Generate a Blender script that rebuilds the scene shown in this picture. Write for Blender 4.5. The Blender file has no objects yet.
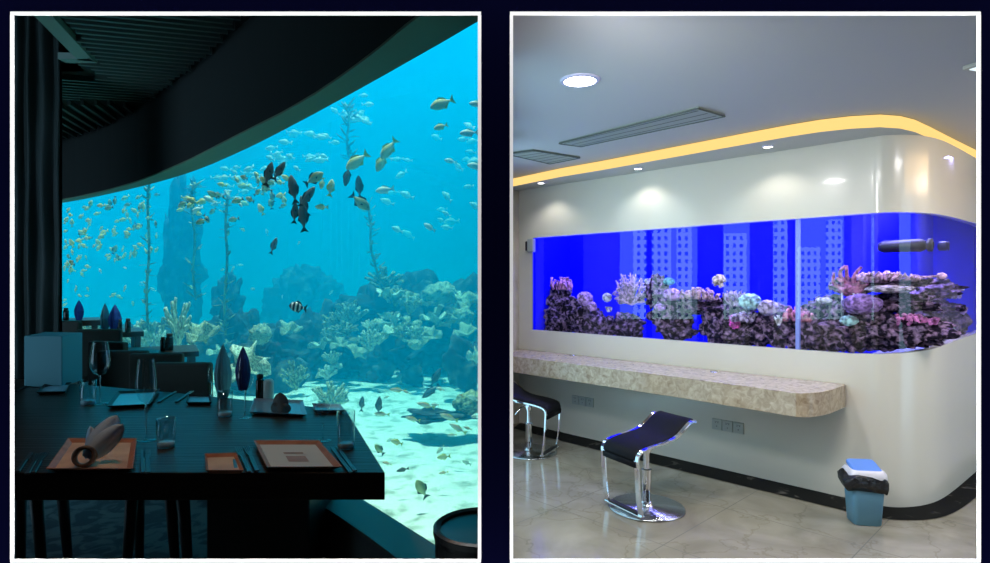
import bpy, bmesh, math, random
from mathutils import Vector, Matrix, noise, Euler
R = random.Random(7)
SC = bpy.context.scene
COL = SC.collection
F, CX, HY, CZ = 600.0, 495.0, 283.0, 1.5
PI = math.pi

# ---------------------------------------------------------------- helpers
def P(px, py, Y):                    # point seen at a pixel, at distance Y
    return Vector(((px-CX)/F*Y, Y, CZ-(py-HY)/F*Y))
def G(px, py, z):                    # point seen at a pixel, on the level plane z
    Y = (CZ-z)*F/(py-HY)
    return Vector(((px-CX)/F*Y, Y, z))

def node_mat(name, col, rough=.6, metal=0, spec=.5, noise_s=0, noise_col=None, bump=0, bump_s=None,
             coat=0, trans=0, detail=4, ramp=(.35, .65), distort=0, emis=None, emis_s=0, obj_space=True, sss=0):
    m = bpy.data.materials.new(name); m.use_nodes = True
    nt = m.node_tree; b = nt.nodes['Principled BSDF']
    b.inputs['Base Color'].default_value = (*col, 1)
    b.inputs['Roughness'].default_value = rough
    b.inputs['Metallic'].default_value = metal
    b.inputs['Specular IOR Level'].default_value = spec
    b.inputs['Coat Weight'].default_value = coat
    b.inputs['Coat Roughness'].default_value = .05
    b.inputs['Transmission Weight'].default_value = trans
    if emis:
        b.inputs['Emission Color'].default_value = (*emis, 1); b.inputs['Emission Strength'].default_value = emis_s
    tc = nt.nodes.new('ShaderNodeTexCoord')
    src = tc.outputs['Object']
    if noise_s:
        n = nt.nodes.new('ShaderNodeTexNoise'); n.inputs['Scale'].default_value = noise_s
        n.inputs['Detail'].default_value = detail; n.inputs['Distortion'].default_value = distort
        nt.links.new(src, n.inputs['Vector'])
        r = nt.nodes.new('ShaderNodeValToRGB')
        r.color_ramp.elements[0].position = ramp[0]; r.color_ramp.elements[1].position = ramp[1]
        r.color_ramp.elements[0].color = (*col, 1); r.color_ramp.elements[1].color = (*(noise_col or col), 1)
        nt.links.new(n.outputs['Fac'], r.inputs['Fac']); nt.links.new(r.outputs['Color'], b.inputs['Base Color'])
    if bump:
        n2 = nt.nodes.new('ShaderNodeTexNoise'); n2.inputs['Scale'].default_value = bump_s or noise_s or 20
        n2.inputs['Detail'].default_value = 5
        nt.links.new(src, n2.inputs['Vector'])
        bp = nt.nodes.new('ShaderNodeBump'); bp.inputs['Strength'].default_value = bump; bp.inputs['Distance'].default_value = .02
        nt.links.new(n2.outputs['Fac'], bp.inputs['Height']); nt.links.new(bp.outputs['Normal'], b.inputs['Normal'])
    return m

def pane_mat(name, tint=(1, 1, 1), ior=1.45, rough=0.0, gcol=(1, 1, 1)):
    m = bpy.data.materials.new(name); m.use_nodes = True
    nt = m.node_tree; nt.nodes.clear()
    out = nt.nodes.new('ShaderNodeOutputMaterial'); mx = nt.nodes.new('ShaderNodeMixShader')
    t = nt.nodes.new('ShaderNodeBsdfTransparent'); t.inputs[0].default_value = (*tint, 1)
    g = nt.nodes.new('ShaderNodeBsdfGlossy'); g.inputs['Roughness'].default_value = rough; g.inputs[0].default_value = (*gcol, 1)
    f0 = ((ior-1)/(ior+1))**2
    lw = nt.nodes.new('ShaderNodeLayerWeight'); lw.inputs['Blend'].default_value = .5
    pw = nt.nodes.new('ShaderNodeMath'); pw.operation = 'POWER'; pw.inputs[1].default_value = 5
    fr = nt.nodes.new('ShaderNodeMath'); fr.operation = 'MULTIPLY_ADD'; fr.inputs[1].default_value = 1-f0; fr.inputs[2].default_value = f0
    nt.links.new(lw.outputs['Facing'], pw.inputs[0]); nt.links.new(pw.outputs[0], fr.inputs[0])
    nt.links.new(fr.outputs[0], mx.inputs[0]); nt.links.new(t.outputs[0], mx.inputs[1]); nt.links.new(g.outputs[0], mx.inputs[2])
    nt.links.new(mx.outputs[0], out.inputs[0])
    return m

def emit_mat(name, col, s):
    m = bpy.data.materials.new(name); m.use_nodes = True
    nt = m.node_tree; nt.nodes.clear()
    out = nt.nodes.new('ShaderNodeOutputMaterial'); e = nt.nodes.new('ShaderNodeEmission')
    e.inputs[0].default_value = (*col, 1); e.inputs[1].default_value = s
    nt.links.new(e.outputs[0], out.inputs[0]); return m

def tag(o, label=None, cat=None, group=None, kind=None):
    if label: o['label'] = label
    if cat: o['category'] = cat
    if group: o['group'] = group
    if kind: o['kind'] = kind
    return o
def link(name, bm, mat, parent=None, origin=None, smooth=False, bevel=0):
    me = bpy.data.meshes.new(name)
    if origin is not None: bmesh.ops.translate(bm, verts=bm.verts, vec=-Vector(origin))
    bmesh.ops.recalc_face_normals(bm, faces=bm.faces)
    bm.to_mesh(me); bm.free()
    mats = mat if isinstance(mat, (list, tuple)) else [mat]
    for m in mats: me.materials.append(m)
    if smooth:
        for p in me.polygons: p.use_smooth = True
    o = bpy.data.objects.new(name, me); COL.objects.link(o)
    if origin is not None: o.location = origin
    if parent: o.parent = parent
    if bevel:
        md = o.modifiers.new('b', 'BEVEL'); md.width = bevel; md.segments = 2; md.limit_method = 'ANGLE'
    return o
def empty(name, loc, rz, label, cat, group=None, kind=None):
    o = bpy.data.objects.new(name, None); COL.objects.link(o); o.location = loc; o.rotation_euler = (0, 0, rz)
    o.empty_display_size = .05
    return tag(o, label, cat, group, kind)
def copy_tree(o, parent=None):
    c = o.copy(); COL.objects.link(c)
    if parent: c.parent = parent
    for ch in list(o.children): copy_tree(ch, c)
    return c
def struct(name, bm, mat, **k):
    return tag(link(name, bm, mat, **k), kind='structure')

def B(): return bmesh.new()
def box(bm, lo, hi, mi=0, M=None):
    x0, y0, z0 = lo; x1, y1, z1 = hi
    vs = [bm.verts.new((x, y, z)) for x in (x0, x1) for y in (y0, y1) for z in (z0, z1)]
    if M is not None:
        for v in vs: v.co = M @ v.co
    for f in ((0, 1, 3, 2), (4, 6, 7, 5), (0, 4, 5, 1), (2, 3, 7, 6), (0, 2, 6, 4), (1, 5, 7, 3)):
        fc = bm.faces.new([vs[i] for i in f]); fc.material_index = mi
    return bm
def bx(lo, hi): return box(B(), lo, hi)
def prism(bm, poly, z0, z1, mi=0):
    a = [bm.verts.new((p[0], p[1], z0)) for p in poly]; b = [bm.verts.new((p[0], p[1], z1)) for p in poly]
    n = len(poly)
    bm.faces.new(a[::-1]).material_index = mi; bm.faces.new(b).material_index = mi
    for i in range(n): bm.faces.new((a[i], a[(i+1) % n], b[(i+1) % n], b[i])).material_index = mi
    return bm
def ribbon(bm, A, Bp, z0, z1, mi=0):
    """solid between two plan polylines of the same length"""
    n = len(A)
    v = [[bm.verts.new((p[0], p[1], z)) for p in L] for L in (A, Bp) for z in (z0, z1)]
    a0, a1, b0, b1 = v
    for i in range(n-1):
        for q in ((a0[i], a0[i+1], a1[i+1], a1[i]), (b0[i+1], b0[i], b1[i], b1[i+1]),
                  (a0[i+1], a0[i], b0[i], b0[i+1]), (a1[i], a1[i+1], b1[i+1], b1[i])):
            bm.faces.new(q).material_index = mi
    bm.faces.new((a0[0], a1[0], b1[0], b0[0])); bm.faces.new((a0[-1], b0[-1], b1[-1], a1[-1]))
    return bm
def sheet(bm, A, z0, z1):
    a = [bm.verts.new((p[0], p[1], z0)) for p in A]; b = [bm.verts.new((p[0], p[1], z1)) for p in A]
    for i in range(len(A)-1): bm.faces.new((a[i], a[i+1], b[i+1], b[i]))
    return bm
def lathe(bm, prof, seg=24, c=(0, 0, 0), sx=1, sy=1, mi=0, M=None):
    rings = []
    for r, z in prof:
        if r < 1e-6:
            v = [bm.verts.new((c[0], c[1], c[2]+z))]
        else:
            v = [bm.verts.new((c[0]+sx*r*math.cos(2*PI*k/seg), c[1]+sy*r*math.sin(2*PI*k/seg), c[2]+z)) for k in range(seg)]
        if M is not None:
            for q in v: q.co = M @ q.co
        rings.append(v)
    for i in range(len(rings)-1):
        a, b = rings[i], rings[i+1]
        if len(a) == 1 and len(b) == 1: continue
        for k in range(seg):
            k2 = (k+1) % seg
            if len(a) == 1: f = bm.faces.new((a[0], b[k], b[k2]))
            elif len(b) == 1: f = bm.faces.new((a[k], a[k2], b[0]))
            else: f = bm.faces.new((a[k], a[k2], b[k2], b[k]))
            f.material_index = mi
    return bm
def tube(bm, pts, rad, seg=8, mi=0, flat=None):
    """tube along points; rad number or list; flat=(w,t) for flat bar with given side vector"""
    pts = [Vector(p) for p in pts]; n = len(pts)
    rads = list(rad) if isinstance(rad, (list, tuple)) else [rad]*n
    if len(rads) != n: rads = [rads[min(int(i*len(rads)/n), len(rads)-1)] for i in range(n)]
    rings = []; up = None
    for i, p in enumerate(pts):
        d = (pts[min(i+1, n-1)]-pts[max(i-1, 0)]).normalized()
        if flat:
            s = Vector(flat[2]).normalized(); u = d.cross(s).normalized(); w, t = flat[0]/2, flat[1]/2
            ring = [bm.verts.new(p+s*a*w+u*b*t) for a, b in ((-1, -1), (1, -1), (1, 1), (-1, 1))]
        else:
            if up is None: up = Vector((0, 0, 1)) if abs(d.z) < .9 else Vector((1, 0, 0))
            s = d.cross(up).normalized(); u = s.cross(d).normalized(); up = u
            ring = [bm.verts.new(p+(s*math.cos(2*PI*k/seg)+u*math.sin(2*PI*k/seg))*max(rads[i], 1e-4)) for k in range(seg)]
        rings.append(ring)
    for i in range(n-1):
        a, b = rings[i], rings[i+1]; m = len(a)
        for k in range(m): bm.faces.new((a[k], a[(k+1) % m], b[(k+1) % m], b[k])).material_index = mi
    bm.faces.new(rings[0][::-1]).material_index = mi; bm.faces.new(rings[-1]).material_index = mi
    return bm
def blob(bm, c, r, sub=3, amp=.25, freq=1.5, seed=0, mi=0, floor=None, oct=4):
    """noisy rock; r = (rx, ry, rz)"""
    res = bmesh.ops.create_icosphere(bm, subdivisions=sub, radius=1)
    c = Vector(c); off = Vector((seed*3.7, seed*1.3, seed*2.1))
    for v in res['verts']:
        d = v.co.normalized()
        n = noise.fractal(d*freq+off, 1.0, 2.0, oct)
        k = 1+amp*n*1.6
        v.co = Vector((d.x*r[0]*k, d.y*r[1]*k, d.z*r[2]*k))+c
        if floor is not None and v.co.z < floor: v.co.z = floor
    fs = set(f for v in res['verts'] for f in v.link_faces)
    for f in fs: f.material_index = mi
    return bm
def smooth(pts, n=2):
    pts = [Vector(p) for p in pts]
    for _ in range(n):
        q = [pts[0]]
        for a, b in zip(pts, pts[1:]): q += [a*.75+b*.25, a*.25+b*.75]
        pts = q+[pts[-1]]
    return pts
def basis(ex, ey, ez, o):
    M = Matrix.Identity(4)
    for i, e in enumerate((ex, ey, ez)):
        for j in range(3): M[j][i] = e[j]
    for j in range(3): M[j][3] = o[j]
    return M

# ---------------------------------------------------------------- materials
M_ = {}
M_['navy'] = node_mat('navy_paint', (.0012, .0014, .0105), rough=1, spec=0)
M_['white_border'] = node_mat('white_border_paint', (.92, .92, .92), rough=.9, spec=.1)
M_['grey_hall'] = node_mat('hall_plaster', (.05, .05, .06), rough=.9, spec=.1)

# ================================================================ CAMERA
cd = bpy.data.cameras.new('camera'); cam = bpy.data.objects.new('camera', cd); COL.objects.link(cam)
cam.location = (0, 0, CZ); cam.rotation_euler = (PI/2, 0, 0)
cd.sensor_width = 36; cd.lens = 36*F/990; cd.shift_y = 1.5/990; cd.clip_end = 200
SC.camera = cam

# ================================================================ BORDERS BUILT AS A FRONT WALL WITH TWO OPENINGS
YW = 1.8
def WX(px): return (px-CX)/F*YW
def WZ(py): return CZ-(py-HY)/F*YW
panels = ((11, 12.2, 481, 562), (510, 12.2, 980, 562))
xs = [-4.2, WX(11), WX(481), WX(510), WX(980), 4.2]
zt, zb = WZ(12.2), WZ(562)
bm = B(); T = .010
box(bm, (xs[0], YW, zt), (xs[5], YW+T, 3.6)); box(bm, (xs[0], YW, -.1), (xs[5], YW+T, zb))
for a, b in ((0, 1), (2, 3), (4, 5)): box(bm, (xs[a], YW, zb), (xs[b], YW+T, zt))
struct('wall_border', bm, M_['navy'])  # navy ground and white border lines, modelled as wall and trim
for i, (a, t, b, d) in enumerate(panels):
    bm = B(); w = 3.1
    x0, x1, z0, z1 = WX(a), WX(b), WZ(d), WZ(t); k = w/F*YW; e = .0006
    box(bm, (x0, YW-.003, z1-k), (x1, YW+.001, z1+e)); box(bm, (x0, YW-.003, z0-e), (x1, YW+.001, z0+k))
    box(bm, (x0-e, YW-.003, z0+k), (x0+k, YW+.001, z1-k)); box(bm, (x1-k, YW-.003, z0+k), (x1+e, YW+.001, z1-k))
    struct('trim_%d' % (i+1), bm, M_['white_border'])
# hall the camera stands in
bm = B()
box(bm, (-4.3, -2.6, -.1), (4.3, YW, 0)); struct('floor_hall', bm, M_['grey_hall'])
bm = B(); box(bm, (-4.3, -2.6, 3.6), (4.3, YW+.02, 3.75)); struct('ceiling_hall', bm, M_['grey_hall'])
for nm, lo, hi in (('wall_hall_left', (-4.3, -2.6, 0), (-4.2, YW, 3.6)), ('wall_hall_right', (4.2, -2.6, 0), (4.3, YW, 3.6)),
                   ('wall_hall_back', (-4.2, -2.7, 0), (4.2, -2.6, 3.6))):
    struct(nm, bx(lo, hi), M_['grey_hall'])

def area(name, loc, target, sx, sy, power, col=(1, 1, 1), spread=PI):
    l = bpy.data.lights.new(name, 'AREA'); l.shape = 'RECTANGLE'; l.size = sx; l.size_y = sy; l.energy = power; l.color = col; l.spread = spread
    o = bpy.data.objects.new(name, l); COL.objects.link(o); o.location = loc
    d = Vector(target)-Vector(loc); o.rotation_euler = d.to_track_quat('-Z', 'Y').to_euler(); return o
# unseen lights added round the navy wall to whiten its border (grazing, so nothing of them reaches the rooms behind)
WP = 80
area('trim_fill_top', (0, YW-.17, 3.1), (0, YW-.05, 1.2), 3.4, .03, WP)
area('trim_fill_bottom', (0, YW-.15, .06), (0, YW-.03, 1.5), 3.4, .03, WP)
for s in (-1, 1):
    o = area('trim_fill_side', (s*2.3, YW-.14, 1.5), (0, YW-.04, 1.5), .03, 1.9, WP*.7)

# partition between the two rooms
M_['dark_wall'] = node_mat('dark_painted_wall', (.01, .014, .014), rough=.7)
M_['cream'] = node_mat('cream_wall', (.62, .61, .56), rough=.5)
struct('wall_partition', bx((-.045, YW+.011, 0), (-.005, 8.6, 3.6)), M_['dark_wall'])

# ================================================================ LEFT ROOM: RESTAURANT BESIDE THE GREAT AQUARIUM
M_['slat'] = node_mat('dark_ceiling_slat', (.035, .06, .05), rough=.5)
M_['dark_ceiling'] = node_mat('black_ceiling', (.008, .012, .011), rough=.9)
M_['header'] = node_mat('tank_lit_header', (.13, .20, .13), rough=.7)
M_['sillm'] = node_mat('dark_teal_sill', (.14, .15, .14), rough=.45)
M_['screen'] = node_mat('dark_rippled_screen', (.016, .026, .024), rough=.6, spec=.2, noise_s=2, noise_col=(.022, .032, .032))
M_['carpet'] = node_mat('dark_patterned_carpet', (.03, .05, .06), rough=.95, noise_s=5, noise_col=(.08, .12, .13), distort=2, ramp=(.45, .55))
M_['beam'] = node_mat('pale_green_beam', (.16, .24, .21), rough=.6)
GCp = [(-.048, 2.36), (-.0677, 2.39), (-.337, 2.73), (-.695, 3.18), (-1.367, 4.0), (-2.02, 4.76), (-2.92, 5.72), (-4.19, 6.78), (-5.73, 7.9), (-7.7, 9.0), (-10, 10.0)]
GC = [Vector(GCp[0])]+smooth(GCp[1:], 2)
def curve_k(tab):
    def f(px):
        for (a, ya), (b, yb) in zip(tab, tab[1:]):
            if px >= b: return ya+(yb-ya)*(px-a)/(b-a)
        return tab[-1][1]
    return f
def pts_k(tab): return [Vector(((p-CX)/F*y, y)) for p, y in tab]
h_tab = [(478, 2.03), (419, 2.33), (364, 2.82), (300, 3.5), (240, 4.2), (180, 5.3), (124, 6.5), (60, 7.6), (-20, 8.8), (-100, 9.6)]
s_tab = [(478, 1.95), (440, 2.18), (400, 2.51), (315, 3.18), (240, 3.95), (180, 5.0), (124, 6.1), (60, 7.2), (-20, 8.3), (-100, 9.1)]
hk = curve_k(h_tab)
Hin = smooth(pts_k(h_tab), 1); Sin = smooth(pts_k(s_tab), 1)
Hin[0] = Vector((-.046, Hin[0].y)); Sin[0] = Vector((-.046, Sin[0].y))
def resample(pts, n):
    L = [0]
    for a, b in zip(pts, pts[1:]): L.append(L[-1]+(b-a).length)
    out = []
    for i in range(n):
        t = L[-1]*i/(n-1); j = 0
        while j < len(L)-2 and L[j+1] < t: j += 1
        u = (t-L[j])/max(L[j+1]-L[j], 1e-9); out.append(pts[j].lerp(pts[j+1], min(max(u, 0), 1)))
    return out
GR = resample(GC, 48); HR = resample(Hin, 48); SR = resample(Sin, 48)
ZH, ZSL, ZL = 2.54, .35, 3.30
struct('beam_header', ribbon(B(), GR, HR, ZH+.012, 9), M_['dark_ceiling'])  # same header, its front coloured near black for the shade there
struct('trim_header_lit_underside', ribbon(B(), GR, HR, ZH, ZH+.012), M_['header'])  # tank light on the underside put into its lighter green
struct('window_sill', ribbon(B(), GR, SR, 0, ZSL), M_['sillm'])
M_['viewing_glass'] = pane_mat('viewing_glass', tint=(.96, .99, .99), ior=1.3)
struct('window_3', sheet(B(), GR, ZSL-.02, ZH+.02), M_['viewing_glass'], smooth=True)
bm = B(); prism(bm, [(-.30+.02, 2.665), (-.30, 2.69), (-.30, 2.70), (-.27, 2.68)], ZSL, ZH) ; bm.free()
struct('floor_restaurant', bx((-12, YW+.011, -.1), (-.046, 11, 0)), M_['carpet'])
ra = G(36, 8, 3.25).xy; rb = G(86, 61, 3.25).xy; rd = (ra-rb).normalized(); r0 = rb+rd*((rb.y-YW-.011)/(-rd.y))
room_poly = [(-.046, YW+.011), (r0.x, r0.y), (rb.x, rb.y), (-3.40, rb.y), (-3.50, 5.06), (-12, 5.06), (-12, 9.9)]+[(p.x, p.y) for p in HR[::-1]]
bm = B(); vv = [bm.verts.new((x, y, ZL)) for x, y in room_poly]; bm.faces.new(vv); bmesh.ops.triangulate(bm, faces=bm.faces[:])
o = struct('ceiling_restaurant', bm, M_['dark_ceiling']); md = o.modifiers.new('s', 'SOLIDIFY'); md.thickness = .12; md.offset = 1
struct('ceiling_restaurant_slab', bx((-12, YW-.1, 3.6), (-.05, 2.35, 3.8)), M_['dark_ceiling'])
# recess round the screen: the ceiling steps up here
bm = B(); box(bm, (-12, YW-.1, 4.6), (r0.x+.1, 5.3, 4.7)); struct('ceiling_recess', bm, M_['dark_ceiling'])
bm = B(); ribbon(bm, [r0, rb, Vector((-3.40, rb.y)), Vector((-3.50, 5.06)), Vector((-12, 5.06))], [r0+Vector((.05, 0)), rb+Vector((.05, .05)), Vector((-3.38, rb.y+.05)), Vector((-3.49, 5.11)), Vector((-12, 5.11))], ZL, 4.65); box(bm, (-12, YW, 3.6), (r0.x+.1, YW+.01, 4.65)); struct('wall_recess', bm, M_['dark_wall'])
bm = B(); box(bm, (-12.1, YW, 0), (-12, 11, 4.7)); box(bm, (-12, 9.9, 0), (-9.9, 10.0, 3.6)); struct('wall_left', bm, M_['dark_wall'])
# ceiling slats
def inside(x, y): return not (y < rb.y+.08 and x < rb.x+rd.x*(y-rb.y)/rd.y+.06) and not (y < 5.15 and x < -3.35) and y > YW+.05 and x < -.3 and y < hk(CX+F*x/y)-.12 and x > -9
def slats(d, spacing, origin, n, name, cond, L=9):
    bm = B(); d = Vector(d).normalized(); q = Vector((-d.y, d.x))
    for k in range(n):
        o = Vector(origin)+q*spacing*k; run = None
        for j in range(int(L/.06)+1):
            p = o+d*(.06*j)
            ok = inside(p.x, p.y) and cond(p)
            if ok and run is None: run = p.copy()
            if (not ok or j == int(L/.06)) and run is not None:
                e_ = o+d*(.06*(j-1))
                if (e_-run).length > .1:
                    a, b = run, e_; h = q*.014
                    box(bm, (0, -.014, ZL-.05), ((b-a).length, .014, ZL-.002), M=Matrix.Translation((a.x, a.y, 0)) @ Matrix.Rotation(math.atan2(d.y, d.x), 4, 'Z'))
                run = None
    return struct(name, bm, M_['slat'])
slats((.965, .26), .088, (-9, .2), 62, 'ceiling_slats', lambda p: p.y < 5.75+(p.x+4)*.1)
slats((-.246, .969), .125, (-9.6+.0, 3.0), 1, 'ceiling_slats_end', lambda p: p.y > 5.82+(p.x+4)*.1) if False else None
def slats2():
    bm = B()
    for k in range(40):
        x0 = -6.6+.13*k; run = None; pts = []
        for j in range(60):
            y = 5.7+.06*j; x = x0-(y-5.7)*.254
            if inside(x, y) and y > 5.85+(x+4)*.1: pts.append((x, y))
        if len(pts) > 3:
            tube(bm, [(pts[0][0], pts[0][1], ZL-.03), (pts[-1][0], pts[-1][1], ZL-.03)], .02, flat=(.03, .05, (1, 0, 0)))
    struct('ceiling_slats_far', bm, M_['slat'])
slats2()
def strip(a, b, w, z0, z1, name, mat):
    a = Vector(a); b = Vector(b); d = (b-a); bm = B()
    box(bm, (0, -w/2, z0), (d.length, w/2, z1), M=Matrix.Translation((a.x, a.y, 0)) @ Matrix.Rotation(math.atan2(d.y, d.x), 4, 'Z')); return struct(name, bm, mat)
a = G(24, -4, 3.25); b = G(86, 61, 3.25); c = G(62, 61, 3.25)
strip(a.xy, b.xy, .11, 3.25, 3.3, 'trim_4', M_['beam']); strip(c.xy, b.xy+Vector((.06, 0)), .09, 3.25, 3.3, 'trim_5', M_['beam'])
# rippled screen at the left
A = Vector((-4.9, 4.80)); Bq = Vector((-3.545, 4.90)); pts = []
for i in range(161):
    u = i/160; p = A.lerp(Bq, u); nn = (Bq-A).normalized(); nn = Vector((nn.y, -nn.x))
    pts.append(p+nn*(.022*math.sin(u*78+.8*math.sin(u*31))))
back_ = [p+Vector((-.16, .05)) for p in pts]
bm = B(); zz = [0+.15*k for k in range(32)]
rows = []
for z in zz:
    rows.append([bm.verts.new((p.x, p.y+.006*math.sin(z*5+i*.35), min(z, 4.6))) for i, p in enumerate(pts)])
for r0, r1 in zip(rows, rows[1:]):
    for k in range(len(pts)-1): bm.faces.new((r0[k], r0[k+1], r1[k+1], r1[k]))
ribbon(bm, [p+Vector((0, .03)) for p in pts[::20]], back_[::20], 0, 4.6)
o = struct('wall_screen', bm, M_['screen'])

# ---------------- water, sand, reef
XW = -.05
water_poly = [Vector((p.x-.004, p.y+.008)) for p in GR]
water_poly[0] = Vector((XW, water_poly[0].y))
poly = [(p.x, p.y) for p in water_poly]+[(-22, 14), (-22, 21), (XW, 21)]
m = bpy.data.materials.new('blue_water'); m.use_nodes = True; nt = m.node_tree; nt.nodes.clear()
out = nt.nodes.new('ShaderNodeOutputMaterial'); add = nt.nodes.new('ShaderNodeAddShader')
sc_ = nt.nodes.new('ShaderNodeVolumeScatter'); ab_ = nt.nodes.new('ShaderNodeVolumeAbsorption')
sc_.inputs['Color'].default_value = (.0, .525, .92, 1); sc_.inputs['Density'].default_value = .13; sc_.inputs['Anisotropy'].default_value = .0
ab_.inputs['Color'].default_value = (.0, .785, .85, 1); ab_.inputs['Density'].default_value = .28
nt.links.new(sc_.outputs[0], add.inputs[0]); nt.links.new(ab_.outputs[0], add.inputs[1]); nt.links.new(add.outputs[0], out.inputs['Volume'])
M_['water'] = m
bm = B(); a = [bm.verts.new((x, y, -1.2)) for x, y in poly]; b = [bm.verts.new((x, y, 8.0)) for x, y in poly]
f1 = bm.faces.new(a[::-1]); f2 = bm.faces.new(b)
for i in range(len(a)): bm.faces.new((a[i], a[(i+1) % len(a)], b[(i+1) % len(a)], b[i]))
bmesh.ops.triangulate(bm, faces=[f1, f2])
struct('water', bm, m)
M_['tankwall'] = node_mat('blue_tank_wall', (.02, .22, .35), rough=.9, spec=.1)
bm = B(); box(bm, (-22.2, 21, -1.2), (-.05, 21.2, 12)); box(bm, (-22.2, 12, -1.2), (-22, 21, 12)); box(bm, (-.044, 9, -1.2), (-.01, 21, 12)); struct('wall_tank', bm, M_['tankwall'])
struct('wall_tank_side', bx((-.049, 2.40, -.2), (-.046, 9, 3.5)), M_['tankwall'])
M_['sand'] = node_mat('white_sand', (.78, .80, .70), rough=.95, spec=.1, noise_s=7, noise_col=(.34, .38, .30), ramp=(.50, .68), detail=12, bump=.9, bump_s=6)
def sandz(x, y):
    return .12+.05*noise.noise(Vector((x*.9, y*.9, 0)))+.03*noise.noise(Vector((x*3, y*3, 4)))+min(max(y-6, 0), 3)*.05*min(1, max(0, (x+5)))-max(0, y-9.2)*.16
bm = B(); NX, NY = 90, 80
vv = [[None]*(NX+1) for _ in range(NY+1)]
for j in range(NY+1):
    y = 2.42+(j/NY)**1.6*18.5
    # follow the curved glass: the sand starts at the glass line
    for i in range(NX+1):
        u = (i/NX)**1.5; x = XW-u*21.9
        yy = y
        vv[j][i] = bm.verts.new((x, yy, sandz(x, yy)))
def yglass(x):
    for p, q in zip(GR, GR[1:]):
        if q.x <= x <= p.x: return p.y+(q.y-p.y)*(x-p.x)/(q.x-p.x+1e-9)
    return 14 if x < GR[-1].x else 2.36
for row in vv:
    for v in row: v.co.y = max(v.co.y, yglass(v.co.x)+.02)
for j in range(NY):
    for i in range(NX):
        try: bm.faces.new((vv[j][i], vv[j][i+1], vv[j+1][i+1], vv[j+1][i]))
        except ValueError: pass
bmesh.ops.remove_doubles(bm, verts=bm.verts, dist=.0005); bmesh.ops.dissolve_degenerate(bm, edges=bm.edges, dist=.0004)
o = link('sand_bed', bm, M_['sand'], smooth=True); tag(o, kind='structure')
M_['reef'] = node_mat('reef_rock', (.035, .045, .05), rough=.9, spec=.1, noise_s=5, noise_col=(.26, .30, .24), ramp=(.5, .8), detail=8, bump=.8, bump_s=7)
M_['pale_coral'] = node_mat('pale_coral', (.10, .14, .10), rough=.8, spec=.1, noise_s=14, noise_col=(.60, .62, .40), ramp=(.35, .6), bump=.5, bump_s=20)
M_['white_coral'] = node_mat('white_coral', (.25, .28, .2), rough=.8, spec=.1, noise_s=12, noise_col=(.85, .88, .65), ramp=(.35, .6), bump=.5, bump_s=20)
M_['olive_coral'] = node_mat('olive_coral', (.10, .12, .06), rough=.8, spec=.1, noise_s=12, noise_col=(.55, .55, .30), ramp=(.4, .65), bump=.5, bump_s=14)
M_['kelp'] = node_mat('kelp', (.10, .13, .05), rough=.7, noise_s=6, noise_col=(.45, .48, .20))
reef = [ # px, py, w, h, Y, tail, sub
 (398, 328, 120, 92, 9.2, 'the tallest mass, peaking right of the centre'), (452, 330, 90, 90, 8.9, 'at the right edge above the bright sand'),
 (345, 347, 100, 76, 9.0, 'left flank of the tallest mass'), (300, 365, 100, 78, 8.3, 'low, behind the square plate and bottles'),
 (262, 372, 66, 56, 7.4, 'low, behind the tall blue napkin'), (232, 352, 60, 70, 9.0, 'hazy, between the pale column and the main reef'),
 (185, 356, 80, 60, 9.6, 'beneath the tall dark column'), (135, 350, 80, 40, 10.4, 'hazy, behind the far dining tables'),
 (95, 340, 70, 34, 10.4, 'hazy, at the far left beyond the window'),
 (182, 262, 34, 155, 12.5, 'shaped like a tall dark column'), (228, 300, 26, 50, 10.5, 'slim and hazy, right of the tall column'),
 (305, 310, 70, 80, 13, 'faint pyramid far back in the blue'), (465, 368, 34, 48, 6.8, 'small and craggy, near the right edge'),
 (425, 350, 50, 40, 8.4, 'overhanging lip above the bright sand'), (374, 368, 34, 34, 8.0, 'hanging knob under the main reef'),
 (440, 415, 60, 9, 5.4, 'long flat dark slab filling a dark patch on the bright sand'), (410, 372, 22, 20, 7.6, 'small lump on the far edge of the sand'),  # first entry: solid body set over a dark patch of sand
]
for i, (px, py, w_, h_, Y, tail) in enumerate(reef):
    c = P(px, py, Y); s = Y/F
    bm = blob(B(), (0, 0, 0), (w_/2*s, w_/2*s*(.6 if h_ < w_*2 else .9), h_/2*s), 5, .30, 2.2, seed=i+40, oct=6)
    for v in bm.verts:
        k = noise.noise(v.co*3.4+Vector((i, 0, 0))); k2 = noise.noise(v.co*9+Vector((0, i, 0))); v.co += v.co.normalized()*(k*.12+k2*.06); v.co.x = min(v.co.x, -.09-c.x)
    o = link('reef_rock', bm, M_['reef'], smooth=True); o.location = c; tag(o, 'blue tinted reef rock, '+tail, 'rock', 'reef rocks in the great aquarium')
def cup_mesh(seed, ruff=.18, depth=.55):
    rr = random.Random(seed); bm = B(); rings = []; seg = 28
    for j, (r, z) in enumerate(((.06, 0), (.10, .12), (.30, .30), (.62, .48), (1, .62), (.97, .66), (.6, .54), (.28, .38), (0.001, .3))):
        row = []
        for k in range(seg):
            a = 2*PI*k/seg; q = 1+ruff*math.sin(a*3+seed)+ruff*.6*math.sin(a*7+seed*2)
            row.append(bm.verts.new((r*q*math.cos(a), r*q*math.sin(a)*.8, z*(1+ruff*1.2*math.sin(a*5+seed)*r)*depth*1.6)))
        rings.append(row)
    for a, b in zip(rings, rings[1:]):
        for k in range(seg): bm.faces.new((a[k], a[(k+1) % seg], b[(k+1) % seg], b[k]))
    return bm
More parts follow.
